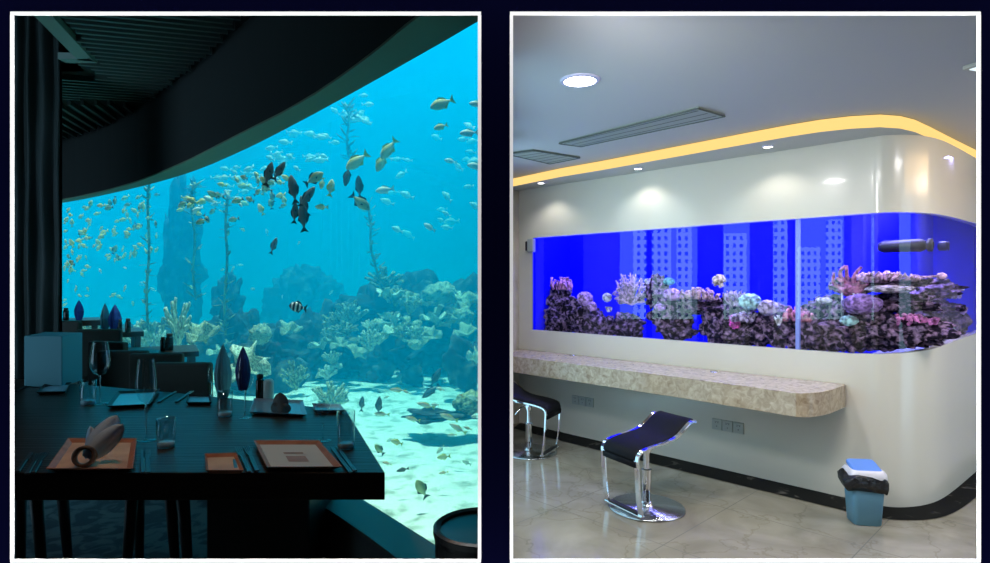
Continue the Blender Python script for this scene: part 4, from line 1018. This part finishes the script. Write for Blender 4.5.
# piston stools
def make_stool():
    t = empty('bar_stool', (0, 0, 0), 0, '', 'stool')
    H = .16
    # local x = forward (footrest side), y = sideways
    link('base', lathe(B(), [(0, 0), (.245, 0), (.25, .006), (.245, .013), (.06, .02), (.045, .028), (.04, .05), (0, .05)], 64), M_['steel'], parent=t, smooth=True)
    link('column', lathe(B(), [(.030, .03), (.031, .25), (.033, .255), (.033, .26)], 28), M_['chrome'], parent=t, smooth=True)
    link('piston', lathe(B(), [(.021, .26), (.020, .36), (.036, .40), (.042, .455), (0, .455)], 28, ), M_['chrome'], parent=t, smooth=True)
    prof = [(.232, .345), (.236, .385), (.232, .418), (.205, .440), (.16, .452), (.1, .462), (.02, .470), (-.06, .482), (-.12, .505), (-.17, .54), (-.205, .566), (-.235, .580), (-.262, .583), (-.275, .578)]
    prof = [Vector(p) for p in prof]; pf = smooth(prof, 2)
    # seat pad
    bm = B(); rows = []
    for i, p in enumerate(pf):
        d = (pf[min(i+1, len(pf)-1)]-pf[max(i-1, 0)]).normalized(); nrm = Vector((d.y, -d.x))
        if nrm.y < 0: nrm = -nrm
        row = []
        for s, off in ((-1, -.012), (-1, .006), (-.9, .014), (0, .012), (.9, .014), (1, .006), (1, -.012)):
            q = p+nrm*off; row.append(bm.verts.new((q.x, s*(H-.006), q.y)))
        rows.append(row)
    for a, b in zip(rows, rows[1:]):
        for k in range(7): bm.faces.new((a[k], b[k], b[(k+1) % 7], a[(k+1) % 7]))
    bm.faces.new(rows[0]); bm.faces.new(rows[-1])
    link('seat', bm, M_['black_leather'], parent=t, smooth=True)
    # flat steel loop: up from the footrest, along the seat, round the back
    loop = [(.200, .035), (.203, .06), (.212, .10), (.228, .24)]+[(p.x, p.y) for p in pf]
    loop = smooth([Vector(p) for p in loop], 1)
    for s in (-1, 1):
        bm = B(); tube(bm, [(p.x, s*H, p.y) for p in loop], .01, flat=(.036, .012, (0, 1, 0)))
        link('side_rail', bm, M_['chrome'], parent=t, bevel=.002)
    bm = B(); tube(bm, [(-.276, -H-.013, .577), (-.276, H+.013, .577)], .01, flat=(.02, .010, (0, 0, 1))); link('back_rail', bm, M_['chrome'], parent=t, bevel=.002)
    bm = B(); tube(bm, [(.20, -H-.015, .035), (.20, H+.015, .035)], .01, flat=(.034, .010, (1, 0, 0))); fr_ = link('footrest', bm, M_['chrome'], parent=t, bevel=.002)
    bm = B(); tube(bm, [(.20, -H+.03, .046), (.20, H-.03, .046)], .01, flat=(.036, .014, (1, 0, 0))); link('grip_sleeve', bm, M_['black_rubber'], parent=fr_, bevel=.003)
    bm = B(); tube(bm, [(0, -.03, .43), (-.03, -.11, .41), (-.05, -.17, .36)], .006, 8); link('lever', bm, M_['chrome'], parent=t, smooth=True)
    link('mount_plate', box(B(), (-.09, -.09, .445), (.11, .09, .457)), M_['steel'], parent=t, bevel=.003)
    return t
st = make_stool()
st.location = (1.01, 4.0, 0); st.rotation_euler = (0, 0, math.atan2(-.49, -.87)); st['label'] = 'black and chrome stool with round steel base standing alone before the counter'
st['group'] = 'piston stools at the counter'
s2 = copy_tree(st); s2.location = (.30, 5.32, 0); s2.rotation_euler = (0, 0, math.radians(-28)); s2['label'] = 'black and chrome stool at the far left end, tucked beneath the counter'

# waste bin
bc = Vector((2.315, 3.765, 0))
t = empty('waste_bin', bc, math.radians(-8), 'small pale blue waste bin with white and blue lid before the cabinet', 'bin')
t.scale = (.88, .88, .93)
def rrect(hx, hy, r, n=5):
    pts = []
    for cx, cy, a0 in ((hx-r, hy-r, 0), (-hx+r, hy-r, 90), (-hx+r, -hy+r, 180), (hx-r, -hy+r, 270)):
        for k in range(n+1):
            a = math.radians(a0+90*k/n); pts.append((cx+r*math.cos(a), cy+r*math.sin(a)))
    return pts
def loft(bm, secs, cap=True):
    rows = [[bm.verts.new((x, y, z)) for x, y in rrect(hx, hy, r)] for hx, hy, r, z in secs]
    for a, b in zip(rows, rows[1:]):
        for k in range(len(a)): bm.faces.new((a[k], a[(k+1) % len(a)], b[(k+1) % len(a)], b[k]))
    if cap: bm.faces.new(rows[0][::-1]); bm.faces.new(rows[-1])
    return bm
link('bin_body', loft(B(), [(.085, .070, .03, 0), (.092, .076, .03, .005), (.112, .094, .035, .31), (.114, .096, .035, .325)]), M_['blue_bin'], parent=t, smooth=True)
bm = B(); rows = []
for z, k in ((.322, .99), (.315, 1.07), (.29, 1.16), (.25, 1.13), (.215, 1.06), (.225, 1.02)):
    row = []
    for i, (x, y) in enumerate(rrect(.115, .097, .05, 8)):
        a = math.atan2(y, x); left = max(0, -math.cos(a-.2))
        q = 1+(k-1)*(1+2.2*left**4) + (.03*math.sin(7*a)+.02*math.sin(13*a+z*40))*(1 if k > 1 else 0)
        row.append(bm.verts.new((x*q, y*q, z+.012*math.sin(5*a)*(z < .33)+.02*left*(z < .33))))
    rows.append(row)
for a, b in zip(rows, rows[1:]):
    for k in range(len(a)): bm.faces.new((a[k], a[(k+1) % len(a)], b[(k+1) % len(a)], b[k]))
link('bin_bag', bm, M_['bag'], parent=t, smooth=True)
lid = link('lid_rim', loft(B(), [(.118, .100, .04, .305), (.124, .106, .04, .315), (.120, .102, .04, .345), (.108, .090, .035, .362), (.104, .086, .03, .366)]), M_['white_plastic'], parent=t, smooth=True)
bm = loft(B(), [(.096, .080, .028, .355), (.096, .080, .028, .368), (.088, .072, .025, .375)])
for v in bm.verts: v.co.z += v.co.y*.28+.012
link('swing_flap', bm, M_['blue_lid'], parent=lid)

# ---------------- what lives in the tank
def TP(px, py, dep):
    q = onwall(px, dep) if px < 868 else None
    if q is None:
        k = (px-CX)/F; Yc = min([4.02+dep*.95]+([4.02+dep*.95] if px < 930 else [4.15+dep*.9])); q = Vector((k*Yc, Yc))
        if px > 922: q = Vector((k*(4.42+dep), 4.42+dep))
        if px > 940: q = Vector((k*(4.80+dep), 4.80+dep))
    return Vector((q.x, q.y, CZ-(py-HY)/F*q.y))
def cmat(nm, c, s=30, c2=None):
    if nm not in M_:
        c2 = c2 or tuple(x*.25 for x in c)
        M_[nm] = node_mat(nm, c2, rough=.7, spec=.2, noise_s=s, noise_col=c, ramp=(.4, .6), bump=.6, bump_s=s)
    return M_[nm]
rocks = [ # px, py, w, h, depth, label tail
 (559, 300, 30, 28, .35, 'stacked upright at the far left of the tank'), (561, 320, 46, 26, .32, 'wide, at the foot of the far left stack'),
 (583, 317, 34, 34, .28, 'beneath the purple domes at the far left'), (546, 309, 16, 14, .3, 'small, jutting left from the far left stack'),
 (605, 326, 30, 22, .30, 'low, right of the purple domes'), (627, 325, 30, 24, .36, 'low, under the big lilac fan coral'),
 (657, 291, 24, 32, .30, 'upright, beside the teal disc coral'), (672, 318, 38, 36, .26, 'round and honeycombed, left foot of the rock arch'),
 (680, 332, 36, 10, .24, 'flat, at the foot of the rock arch'), (696, 305, 58, 18, .30, 'forming the top of the rock arch'),
 (717, 324, 28, 36, .28, 'forming the right foot of the rock arch'), (741, 329, 44, 30, .25, 'behind the magenta coral'),
 (762, 327, 38, 36, .24, 'lumpy, below the pale mint dome'), (784, 329, 38, 34, .25, 'below the rosy dome by the glass joint'),
 (812, 331, 38, 38, .25, 'right of the glass joint at the bottom'), (826, 312, 34, 30, .30, 'with a white cap, right of the glass joint'),
 (740, 305, 30, 20, .34, 'under the lilac bush coral'),
 (847, 330, 50, 40, .20, 'big and craggy below the antler coral'), (856, 284, 44, 14, .30, 'thin ledge carrying the antler coral'),
 (884, 283, 70, 9, .30, 'long ledge carrying the frosted flat coral'), (924, 289, 46, 20, .30, 'ledge at the right of the upper shelf'),
 (896, 303, 66, 18, .28, 'broad middle ledge of the right pile'), (930, 309, 44, 22, .26, 'right end of the middle ledge'),
 (896, 331, 76, 32, .16, 'large slab in the front of the right pile'), (926, 332, 36, 22, .30, 'sloping at the lower right of the right pile'),
 (945, 322, 26, 34, .20, 'at the right end of the right pile'), (957, 322, 14, 28, .15, 'slim, last at the right end'),
 (868, 318, 40, 20, .24, 'under the purple maze dome'),
]
for i, (px, py, w_, h_, dep, tail) in enumerate(rocks):
    c = TP(px, py, dep); s = c.y/F; flatr = h_ < 15
    zmin = None
    bm = blob(B(), (0, 0, 0), (w_/2*s, min(.16, w_/2*s*.7), h_/2*s), 5, .30 if not flatr else .25, 2.0, seed=i+3, oct=6)
    for v in bm.verts:
        k = noise.noise(v.co*22+Vector((i, 0, 0))); k2 = noise.noise(v.co*9+Vector((0, i, 0))); v.co += v.co.normalized()*(k*.022+k2*.05)
    o = link('live_rock', bm, M_['rock'], smooth=True); o.location = c; o.rotation_euler = (0, 0, rot)
    tag(o, 'dark purple aquarium rock '+tail, 'rock', 'rocks in the blue aquarium')
def rod_cluster(n, spread, h, r0, seed, jit=.3, fork=True, bend=.3):
    bm = B(); rr = random.Random(seed)
    for k in range(n):
        a = rr.uniform(0, 2*PI); rad = rr.random()**.5*spread
        base = Vector((rad*.3*math.cos(a), rad*.3*math.sin(a)*.6, 0)); tip = Vector((rad*math.cos(a), rad*math.sin(a)*.6, h*rr.uniform(.55, 1)*(1-.35*rad/spread)))
        mid = (base+tip)/2+Vector((rr.uniform(-1, 1), rr.uniform(-1, 1), .3))*h*bend*.5
        pts = smooth([base, mid, tip], 2)
        tube(bm, pts, [r0*(1-.45*j/(len(pts)-1)) for j in range(len(pts))], 6)
        if fork:
            q = mid; tube(bm, [q, q+Vector((rr.uniform(-1, 1)*h*.3, rr.uniform(-.5, .5)*h*.2, h*.32))], [r0*.8, r0*.45], 6)
    return bm
corals = [ # kind, px, py, w, h, depth, material, colour, label
 ('worm', 561, 283, 26, 13, .34, 'pinkworm', (.75, .35, .62), 'pink wormy coral crowning the far left rock stack'),
 ('dome', 585, 298, 17, 14, .24, 'purpledome', (.62, .38, .85), 'purple domed coral on the far left rocks'),
 ('dome', 592, 306, 10, 9, .20, 'purpledome', 0, 'small purple domed coral tucked below the larger purple dome'),
 ('dome', 607, 297, 10, 9, .26, 'paleball', (.75, .78, .95), 'pale round coral ball left of the lilac fan'),
 ('rods', 609, 308, 10, 7, .22, 'whitespike', (.85, .85, .95), 'white spiky coral below the pale ball'),
 ('fan', 632, 289, 52, 32, .30, 'lilacfan', (.78, .55, .88), 'big feathery lilac fan coral left of the centre'),
 ('rods', 648, 280, 10, 7, .26, 'whitespike', 0, 'white coral tip right of the big lilac fan'),
 ('dome', 669, 281, 12, 7, .28, 'teal', (.12, .55, .62), 'teal disc coral on the upright rock'),
 ('dome', 672, 294, 18, 12, .22, 'purpledome', 0, 'purple domed coral below the teal disc'),
 ('dome', 660, 307, 12, 7, .18, 'purpledome', 0, 'flat purple coral at the left foot of the arch'),
 ('worm', 697, 293, 42, 12, .28, 'creampink', (.82, .55, .68), 'cream and pink knobbly coral along the rock arch'),
 ('flower', 719, 281, 14, 14, .24, 'creamflower', (1, .85, .72), 'cream white flower coral above the right of the arch'),
 ('bush', 735, 296, 24, 20, .28, 'lilacbush', (.60, .48, .78), 'lilac bushy coral right of the cream flower'),
 ('flower', 735, 322, 12, 16, .18, 'magenta', (1, .12, .75), 'bright magenta coral low beside the arch'),
 ('dome', 750, 301, 22, 16, .22, 'mint', (.45, .78, .82), 'pale mint domed coral right of the lilac bush'),
 ('dome', 768, 307, 20, 15, .22, 'lilacgrey', (.58, .50, .75), 'lilac grey domed coral beside the mint dome'),
 ('rods', 779, 318, 5, 14, .20, 'whitespike', 0, 'short white coral stick before the lilac grey dome'),
 ('worm', 796, 314, 30, 14, .24, 'rosy', (.80, .30, .42), 'rosy red coral mound behind the glass joint'),
 ('dome', 824, 300, 15, 6, .24, 'paleball', 0, 'white capped coral right of the glass joint'),
 ('worm', 745, 316, 20, 10, .18, 'lilacgrey', 0, 'lilac knobbly coral right of the magenta coral'),
 ('antler', 851, 279, 34, 27, .28, 'antlerm', (.55, .22, .38), 'dusky red antler coral with thick curling arms'),
 ('spread', 888, 276, 60, 12, .26, 'frostpink', (.95, .62, .90), 'frosted pink flat branching coral on the long ledge'),
 ('plate', 890, 289, 40, 8, .22, 'paleplate', (.72, .62, .80), 'pale lilac plate coral below the frosted flat coral'),
 ('dome', 862, 303, 36, 20, .18, 'maze', (.38, .22, .62), 'purple maze dome coral left in the right pile'),
 ('worm', 910, 319, 44, 10, .14, 'magplate', (.75, .25, .68), 'magenta ruffled plate coral in the right pile'),
 ('dome', 962, 309, 9, 9, .10, 'purpledome', 0, 'small purple ball coral at the far right end'),
 ('dome', 948, 328, 11, 8, .08, 'teal', 0, 'small teal coral low at the right end'),
 ('dome', 849, 320, 16, 10, .10, 'mint', 0, 'mint coral patch low left in the right pile'),
 ('worm', 943, 291, 20, 14, .2, 'lilacgrey', 0, 'lilac tufted coral on the right ledge'),
]
M_['white_stalk'] = node_mat('white_stalk', (.7, .72, .8), rough=.5)
for i, (kind, px, py, w_, h_, dep, mn, colr, lab) in enumerate(corals):
    m = cmat(mn, colr) if colr else M_[mn]
    c = TP(px, py+h_/2, max(dep-.09, .06)); s = c.y/F; W_ = w_*s; H_ = h_*s
    if kind == 'dome':
        bm = blob(B(), (0, 0, H_*.45), (W_/2, W_*.38, H_/2), 4, .07, 3, seed=i)
        for v in bm.verts:
            k = abs(noise.noise(v.co*55+Vector((i*2, 0, 0)))); v.co += (v.co-Vector((0, 0, H_*.45))).normalized()*(k-.2)*.014
    elif kind == 'worm':
        bm = B(); rr = random.Random(i)
        for k in range(int(26*max(1, w_/30))):
            p = Vector((rr.uniform(-.5, .5)*W_, rr.uniform(-.08, .08), 0)); u = 1-(2*p.x/W_)**2
            top = p+Vector((rr.uniform(-.02, .02), rr.uniform(-.02, .02), H_*(.35+.65*max(u, .1))*rr.uniform(.6, 1)))
            pts = smooth([p, (p+top)/2+Vector((rr.uniform(-.02, .02), rr.uniform(-.03, 0), 0)), top, top+Vector((rr.uniform(-.03, .03), rr.uniform(-.03, .01), -.005))], 1)
            tube(bm, pts, [.012]*(len(pts)-1)+[.008], 6)
    elif kind == 'rods': bm = rod_cluster(5, W_/2, H_, .010, i)
    elif kind == 'flower':
        bm = B(); rr = random.Random(i)
        for k in range(46):
            d = Vector((rr.gauss(0, 1), rr.gauss(0, 1), rr.gauss(0, 1))).normalized(); d = Vector((d.x*W_*.5, d.y*W_*.3, d.z*H_*.5))
            tube(bm, [(0, 0, H_*.5), Vector((0, 0, H_*.5))+d*.6, Vector((0, 0, H_*.5))+d], [.016, .016, .010], 6)
    elif kind == 'bush': bm = rod_cluster(60, W_*.6, H_, .008, i)
    elif kind == 'fan':
        bm = B(); rr = random.Random(5)
        for k in range(110):
            a = rr.uniform(-.1, PI+.1); ln = rr.uniform(.6, 1)*(.55+.45*abs(math.sin(a))**1.2)
            tip = Vector((-math.cos(a)*ln*W_*.52, rr.uniform(-.1, .08), .02+math.sin(a)*ln*H_*.95)); mid = tip*.5+Vector((rr.uniform(-.02, .02), rr.uniform(-.02, .02), .015))
            tube(bm, smooth([Vector((0, 0, 0)), mid, tip], 1), [.008, .009, .009, .006, .004][:4]+[.003]*0 if False else .0065, 5)
            for j in range(3):
                q = mid.lerp(tip, rr.uniform(.2, .9)); tube(bm, [q, q+Vector((rr.uniform(-.03, .03), rr.uniform(-.03, .03), rr.uniform(.005, .03)))], [.006, .003], 5)
    elif kind == 'antler':
        bm = B()
        for tx, tz, ex, ez in ((-.46, .35, -.42, .75), (-.30, .75, -.12, .98), (-.08, .60, -.10, 1.0), (.12, .65, .30, .95), (.30, .45, .48, .70), (.42, .30, .50, .42), (-.2, .4, -.35, .55), (.2, .3, .38, .55)):
            pts = smooth([Vector((0, 0, 0)), Vector((tx*.55*W_, -.01, tz*.45*H_)), Vector((tx*W_, -.03, tz*H_)), Vector((ex*W_, -.02, ez*H_))], 2)
            tube(bm, pts, [.022-.012*j/(len(pts)-1) for j in range(len(pts))], 8)
        blob(bm, (0, 0, .02), (W_*.35, .06, H_*.25), 3, .2, 2, seed=i)
    elif kind == 'spread':
        bm = B(); rr = random.Random(9)
        for k in range(90):
            x = rr.uniform(-.45, .42)*W_; hgt = H_*(.5+.5*(1-abs(x/W_+.1)*1.6))*rr.uniform(.6, 1)
            tube(bm, [(x*.8, 0, .0), (x, rr.uniform(-.08, .03), hgt*.6), (x+rr.uniform(-.03, .03), rr.uniform(-.1, .03), hgt)], [.009, .010, .006], 6)
        tube(bm, [(W_*.3, 0, H_*.4), (W_*.55, -.03, H_*.42), (W_*.72, -.03, H_*.5)], [.010, .008, .008], 6)
        blob(bm, (W_*.75, -.03, H_*.5), (.03, .02, .022), 3, .2, 3, seed=2)
    elif kind == 'plate':
        bm = blob(B(), (0, 0, H_*.5), (W_/2, .12, H_/2), 4, .15, 4, seed=i)
    if kind in ('dome',) and W_ <= 0: continue
    o = link('coral', bm, m, smooth=True); o.location = c; o.rotation_euler = (0, 0, rot if px < 868 else rot*.3)
    tag(o, lab, 'coral', 'corals in the blue aquarium')
    if kind == 'antler':
        for dx in (-.045, .03, .055):
            bm = B(); tube(bm, [(dx, -.05, -.005), (dx+.004, -.055, -.085)], .006, 6); link('stalk', bm, M_['white_stalk'], parent=o)
# hang-on filter box, pump, dark bodies; the long one stands for a reflection
M_['filter'] = node_mat('grey_filter_plastic', (.38, .42, .44), rough=.4)
M_['pump'] = node_mat('black_pump_plastic', (.004, .004, .012), rough=.4)
p = onwall(531, -.02); z = CZ-(246-HY)/F*p.y
t = empty('magnet_cleaner', (p.x, p.y, z), rot, 'grey and black clip-on aquarium device at the top left glass corner', 'aquarium device')
link('housing', box(B(), (-.03, -.03, -.065), (.05, .018, .075)), M_['filter'], parent=t, bevel=.008)
link('cover', box(B(), (-.055, -.035, -.05), (-.028, .015, .05)), M_['pump'], parent=t, bevel=.008)
for px, py, L_, r_, lab in ((543, 267, .075, .035, 'small black circulation pump at the far left of the blue tank'),
                            (903, 246, .15, .045, 'long dark body standing for a reflection, high in the blue tank at right'), (943, 246, .035, .04, 'short dark body at the right end of the tank')):
    c = TP(px, py, .45 if px < 868 else .30); t = empty('pump_or_reflection', c, rot, lab, 'pump')
    bm = lathe(B(), [(0, -L_), (r_*.7, -L_), (r_, -L_*.8), (r_, L_*.7), (r_*.8, L_*.85), (r_*.45, L_), (0, L_)], 20, M=Matrix.Rotation(PI/2, 4, 'Y'))
    link('motor_body', bm, M_['pump'], parent=t, smooth=True)
    bm = lathe(B(), [(r_*.5, L_*.9), (r_*1.02, L_), (r_*1.02, L_*1.15), (r_*.5, L_*1.2)], 20, M=Matrix.Rotation(PI/2, 4, 'Y')); link('nozzle', bm, M_['black_rubber'], parent=t, smooth=True)
# aquarium lamps under the hood
zc = 2.40
for px in (570, 660, 750, 840):
    c = onwall(px, .30); o = area('aquarium_lamp', (c.x, c.y, zc), (c.x, c.y, 0), .5, .3, 19, (.36, .36, 1)); o.rotation_euler = (0, 0, rot)
c = Vector((3.05, 4.5)); area('aquarium_lamp', (c.x, c.y, zc), (c.x, c.y, 0), .5, .5, 22, (.36, .36, 1))
c = Vector((4.0, 5.4)); area('aquarium_lamp', (c.x, c.y, zc), (c.x, c.y, 0), .6, .5, 40, (.36, .36, 1))

area('fascia_warm_fill', (3.95, 3.5, 2.45), (2.9, 4.1, 2.2), 1.1, .4, 8, (1, .62, .25))  # unseen warm light added to tint the rounded fascia corner
# daylight window in the near side wall, with curtains, mirrored in the tank glass; the low pane is added fill
m = emit_mat('bright_city_view', (.45, .72, 1), 1); nt = m.node_tree; e = [x for x in nt.nodes if x.type == 'EMISSION'][0]
tc = nt.nodes.new('ShaderNodeTexCoord'); mp = nt.nodes.new('ShaderNodeMapping'); mp.inputs['Rotation'].default_value = (0, PI/2, PI/2)
mp.inputs['Rotation'].default_value = (0, 0, 0)
sx = nt.nodes.new('ShaderNodeSeparateXYZ'); cx_ = nt.nodes.new('ShaderNodeCombineXYZ')
nt.links.new(tc.outputs['Object'], sx.inputs[0]); nt.links.new(sx.outputs['Y'], cx_.inputs['X']); nt.links.new(sx.outputs['Z'], cx_.inputs['Y'])
br = nt.nodes.new('ShaderNodeTexBrick'); br.offset = 0; br.inputs['Scale'].default_value = 1; br.inputs['Brick Width'].default_value = .075; br.inputs['Row Height'].default_value = .085; br.inputs['Mortar Size'].default_value = .022
br.inputs['Color1'].default_value = (.3, 1.0, 1.6, 1); br.inputs['Color2'].default_value = (.1, .5, 1.2, 1); br.inputs['Mortar'].default_value = (2.2, 3.6, 4.0, 1)
nt.links.new(cx_.outputs[0], br.inputs['Vector']); nt.links.new(br.outputs['Color'], e.inputs[0])
M_['city'] = m; M_['sky_pane'] = emit_mat('bright_sky', (.8, 1.5, 1.9), 1)
wy0, wy1 = 2.75, 5.35
bm = bx((.000, wy0, 1.1), (.004, wy1, 2.45)); box(bm, (0, wy0, .12), (.004, wy1, .72)); struct('window_and_fill_pane', bm, M_['sky_pane'])  # low pane: unseen glow added to brighten under the counter
bm = B()
for a, b_, h in ((2.85, 3.05, 2.2), (3.12, 3.4, 1.9), (3.5, 3.66, 2.3), (3.95, 4.2, 2.05), (4.3, 4.42, 1.9), (4.55, 4.72, 2.3), (4.78, 5.0, 2.4), (5.05, 5.2, 2.1)):
    box(bm, (.004, a, 1.1), (.010, b_, h))
struct('window_2', bm, M_['city'])
struct('wall_near_side', box(box(box(box(bx((0, wy0, 0), (.03, wy1, .12)), (.0, YW+.011, 0), (.03, wy0, 2.57)), (.0, wy1, 0), (.03, 5.75, 2.57)), (0, wy0, .72), (.03, wy1, 1.1)), (0, wy0, 2.45), (.03, wy1, 2.57)), M_['cream'])
M_['curtain'] = node_mat('blue_grey_curtain', (.10, .13, .30), rough=.8)
for a, b_, s in ((3.42, 3.52, 'second'), (3.68, 3.93, 'third'), (4.22, 4.5, 'fourth'), (5.0, 5.06, 'fifth'), (2.7, 2.84, 'first')):
    pts = [Vector((.036+.012*math.sin(k*1.3), a+(b_-a)*k/24)) for k in range(25)]
    o = link('curtain', sheet(B(), pts, .35, 2.5), M_['curtain'], origin=(.036, a, .35), smooth=True); tag(o, 'blue grey curtain mirrored in the tank glass, %s from the hall' % s, 'curtain')
    md = o.modifiers.new('s', 'SOLIDIFY'); md.thickness = .003
# general light of the room: the downlight, plus unseen lights added at ceiling height
area('ceiling_lamp_light', (G(580, 80, ZC).x, G(580, 80, ZC).y, ZC-.03), (G(580, 80, ZC).x, G(580, 80, ZC).y, 0), .16, .16, 24, (1, .97, .95))
for x, y, pw in ((1.2, 2.3, 26), (3.4, 2.6, 27), (5.6, 3.2, 34)):
    area('ceiling_fill_light', (x, y, ZC-.02), (x, y, 0), .6 if x < 5 else 1.3, .6 if x < 5 else 1.3, pw, (1, .98, .96))

l = bpy.data.lights.new('counter_fill_spot', 'SPOT'); l.energy = 80; l.spot_size = 2.2; l.spot_blend = .7; l.shadow_soft_size = .16; l.color = (.95, .98, 1)  # unseen spot added to fill the cabinet front under the counter
o = bpy.data.objects.new('counter_fill_spot', l); COL.objects.link(o); o.location = (.25, 2.15, 2.42); o.rotation_euler = (Vector((2.2, 4.3, .5))-Vector(o.location)).to_track_quat('-Z', 'Y').to_euler()


# ================================================================ WORLD, RENDER
w = bpy.data.worlds.new('world'); SC.world = w; w.use_nodes = True
w.node_tree.nodes['Background'].inputs[0].default_value = (.45, .75, 1, 1)
w.node_tree.nodes['Background'].inputs[1].default_value = 2.5
vs = SC.view_settings
vs.view_transform = 'Standard'; vs.look = 'None'; vs.gamma = 1; vs.exposure = 0; vs.use_curve_mapping = False
cy = SC.cycles
cy.max_bounces = 8; cy.diffuse_bounces = 4; cy.glossy_bounces = 4; cy.transmission_bounces = 6; cy.volume_bounces = 2
cy.transparent_max_bounces = 24; cy.caustics_reflective = False; cy.caustics_refractive = False
cy.sample_clamp_indirect = 4; cy.use_denoising = True
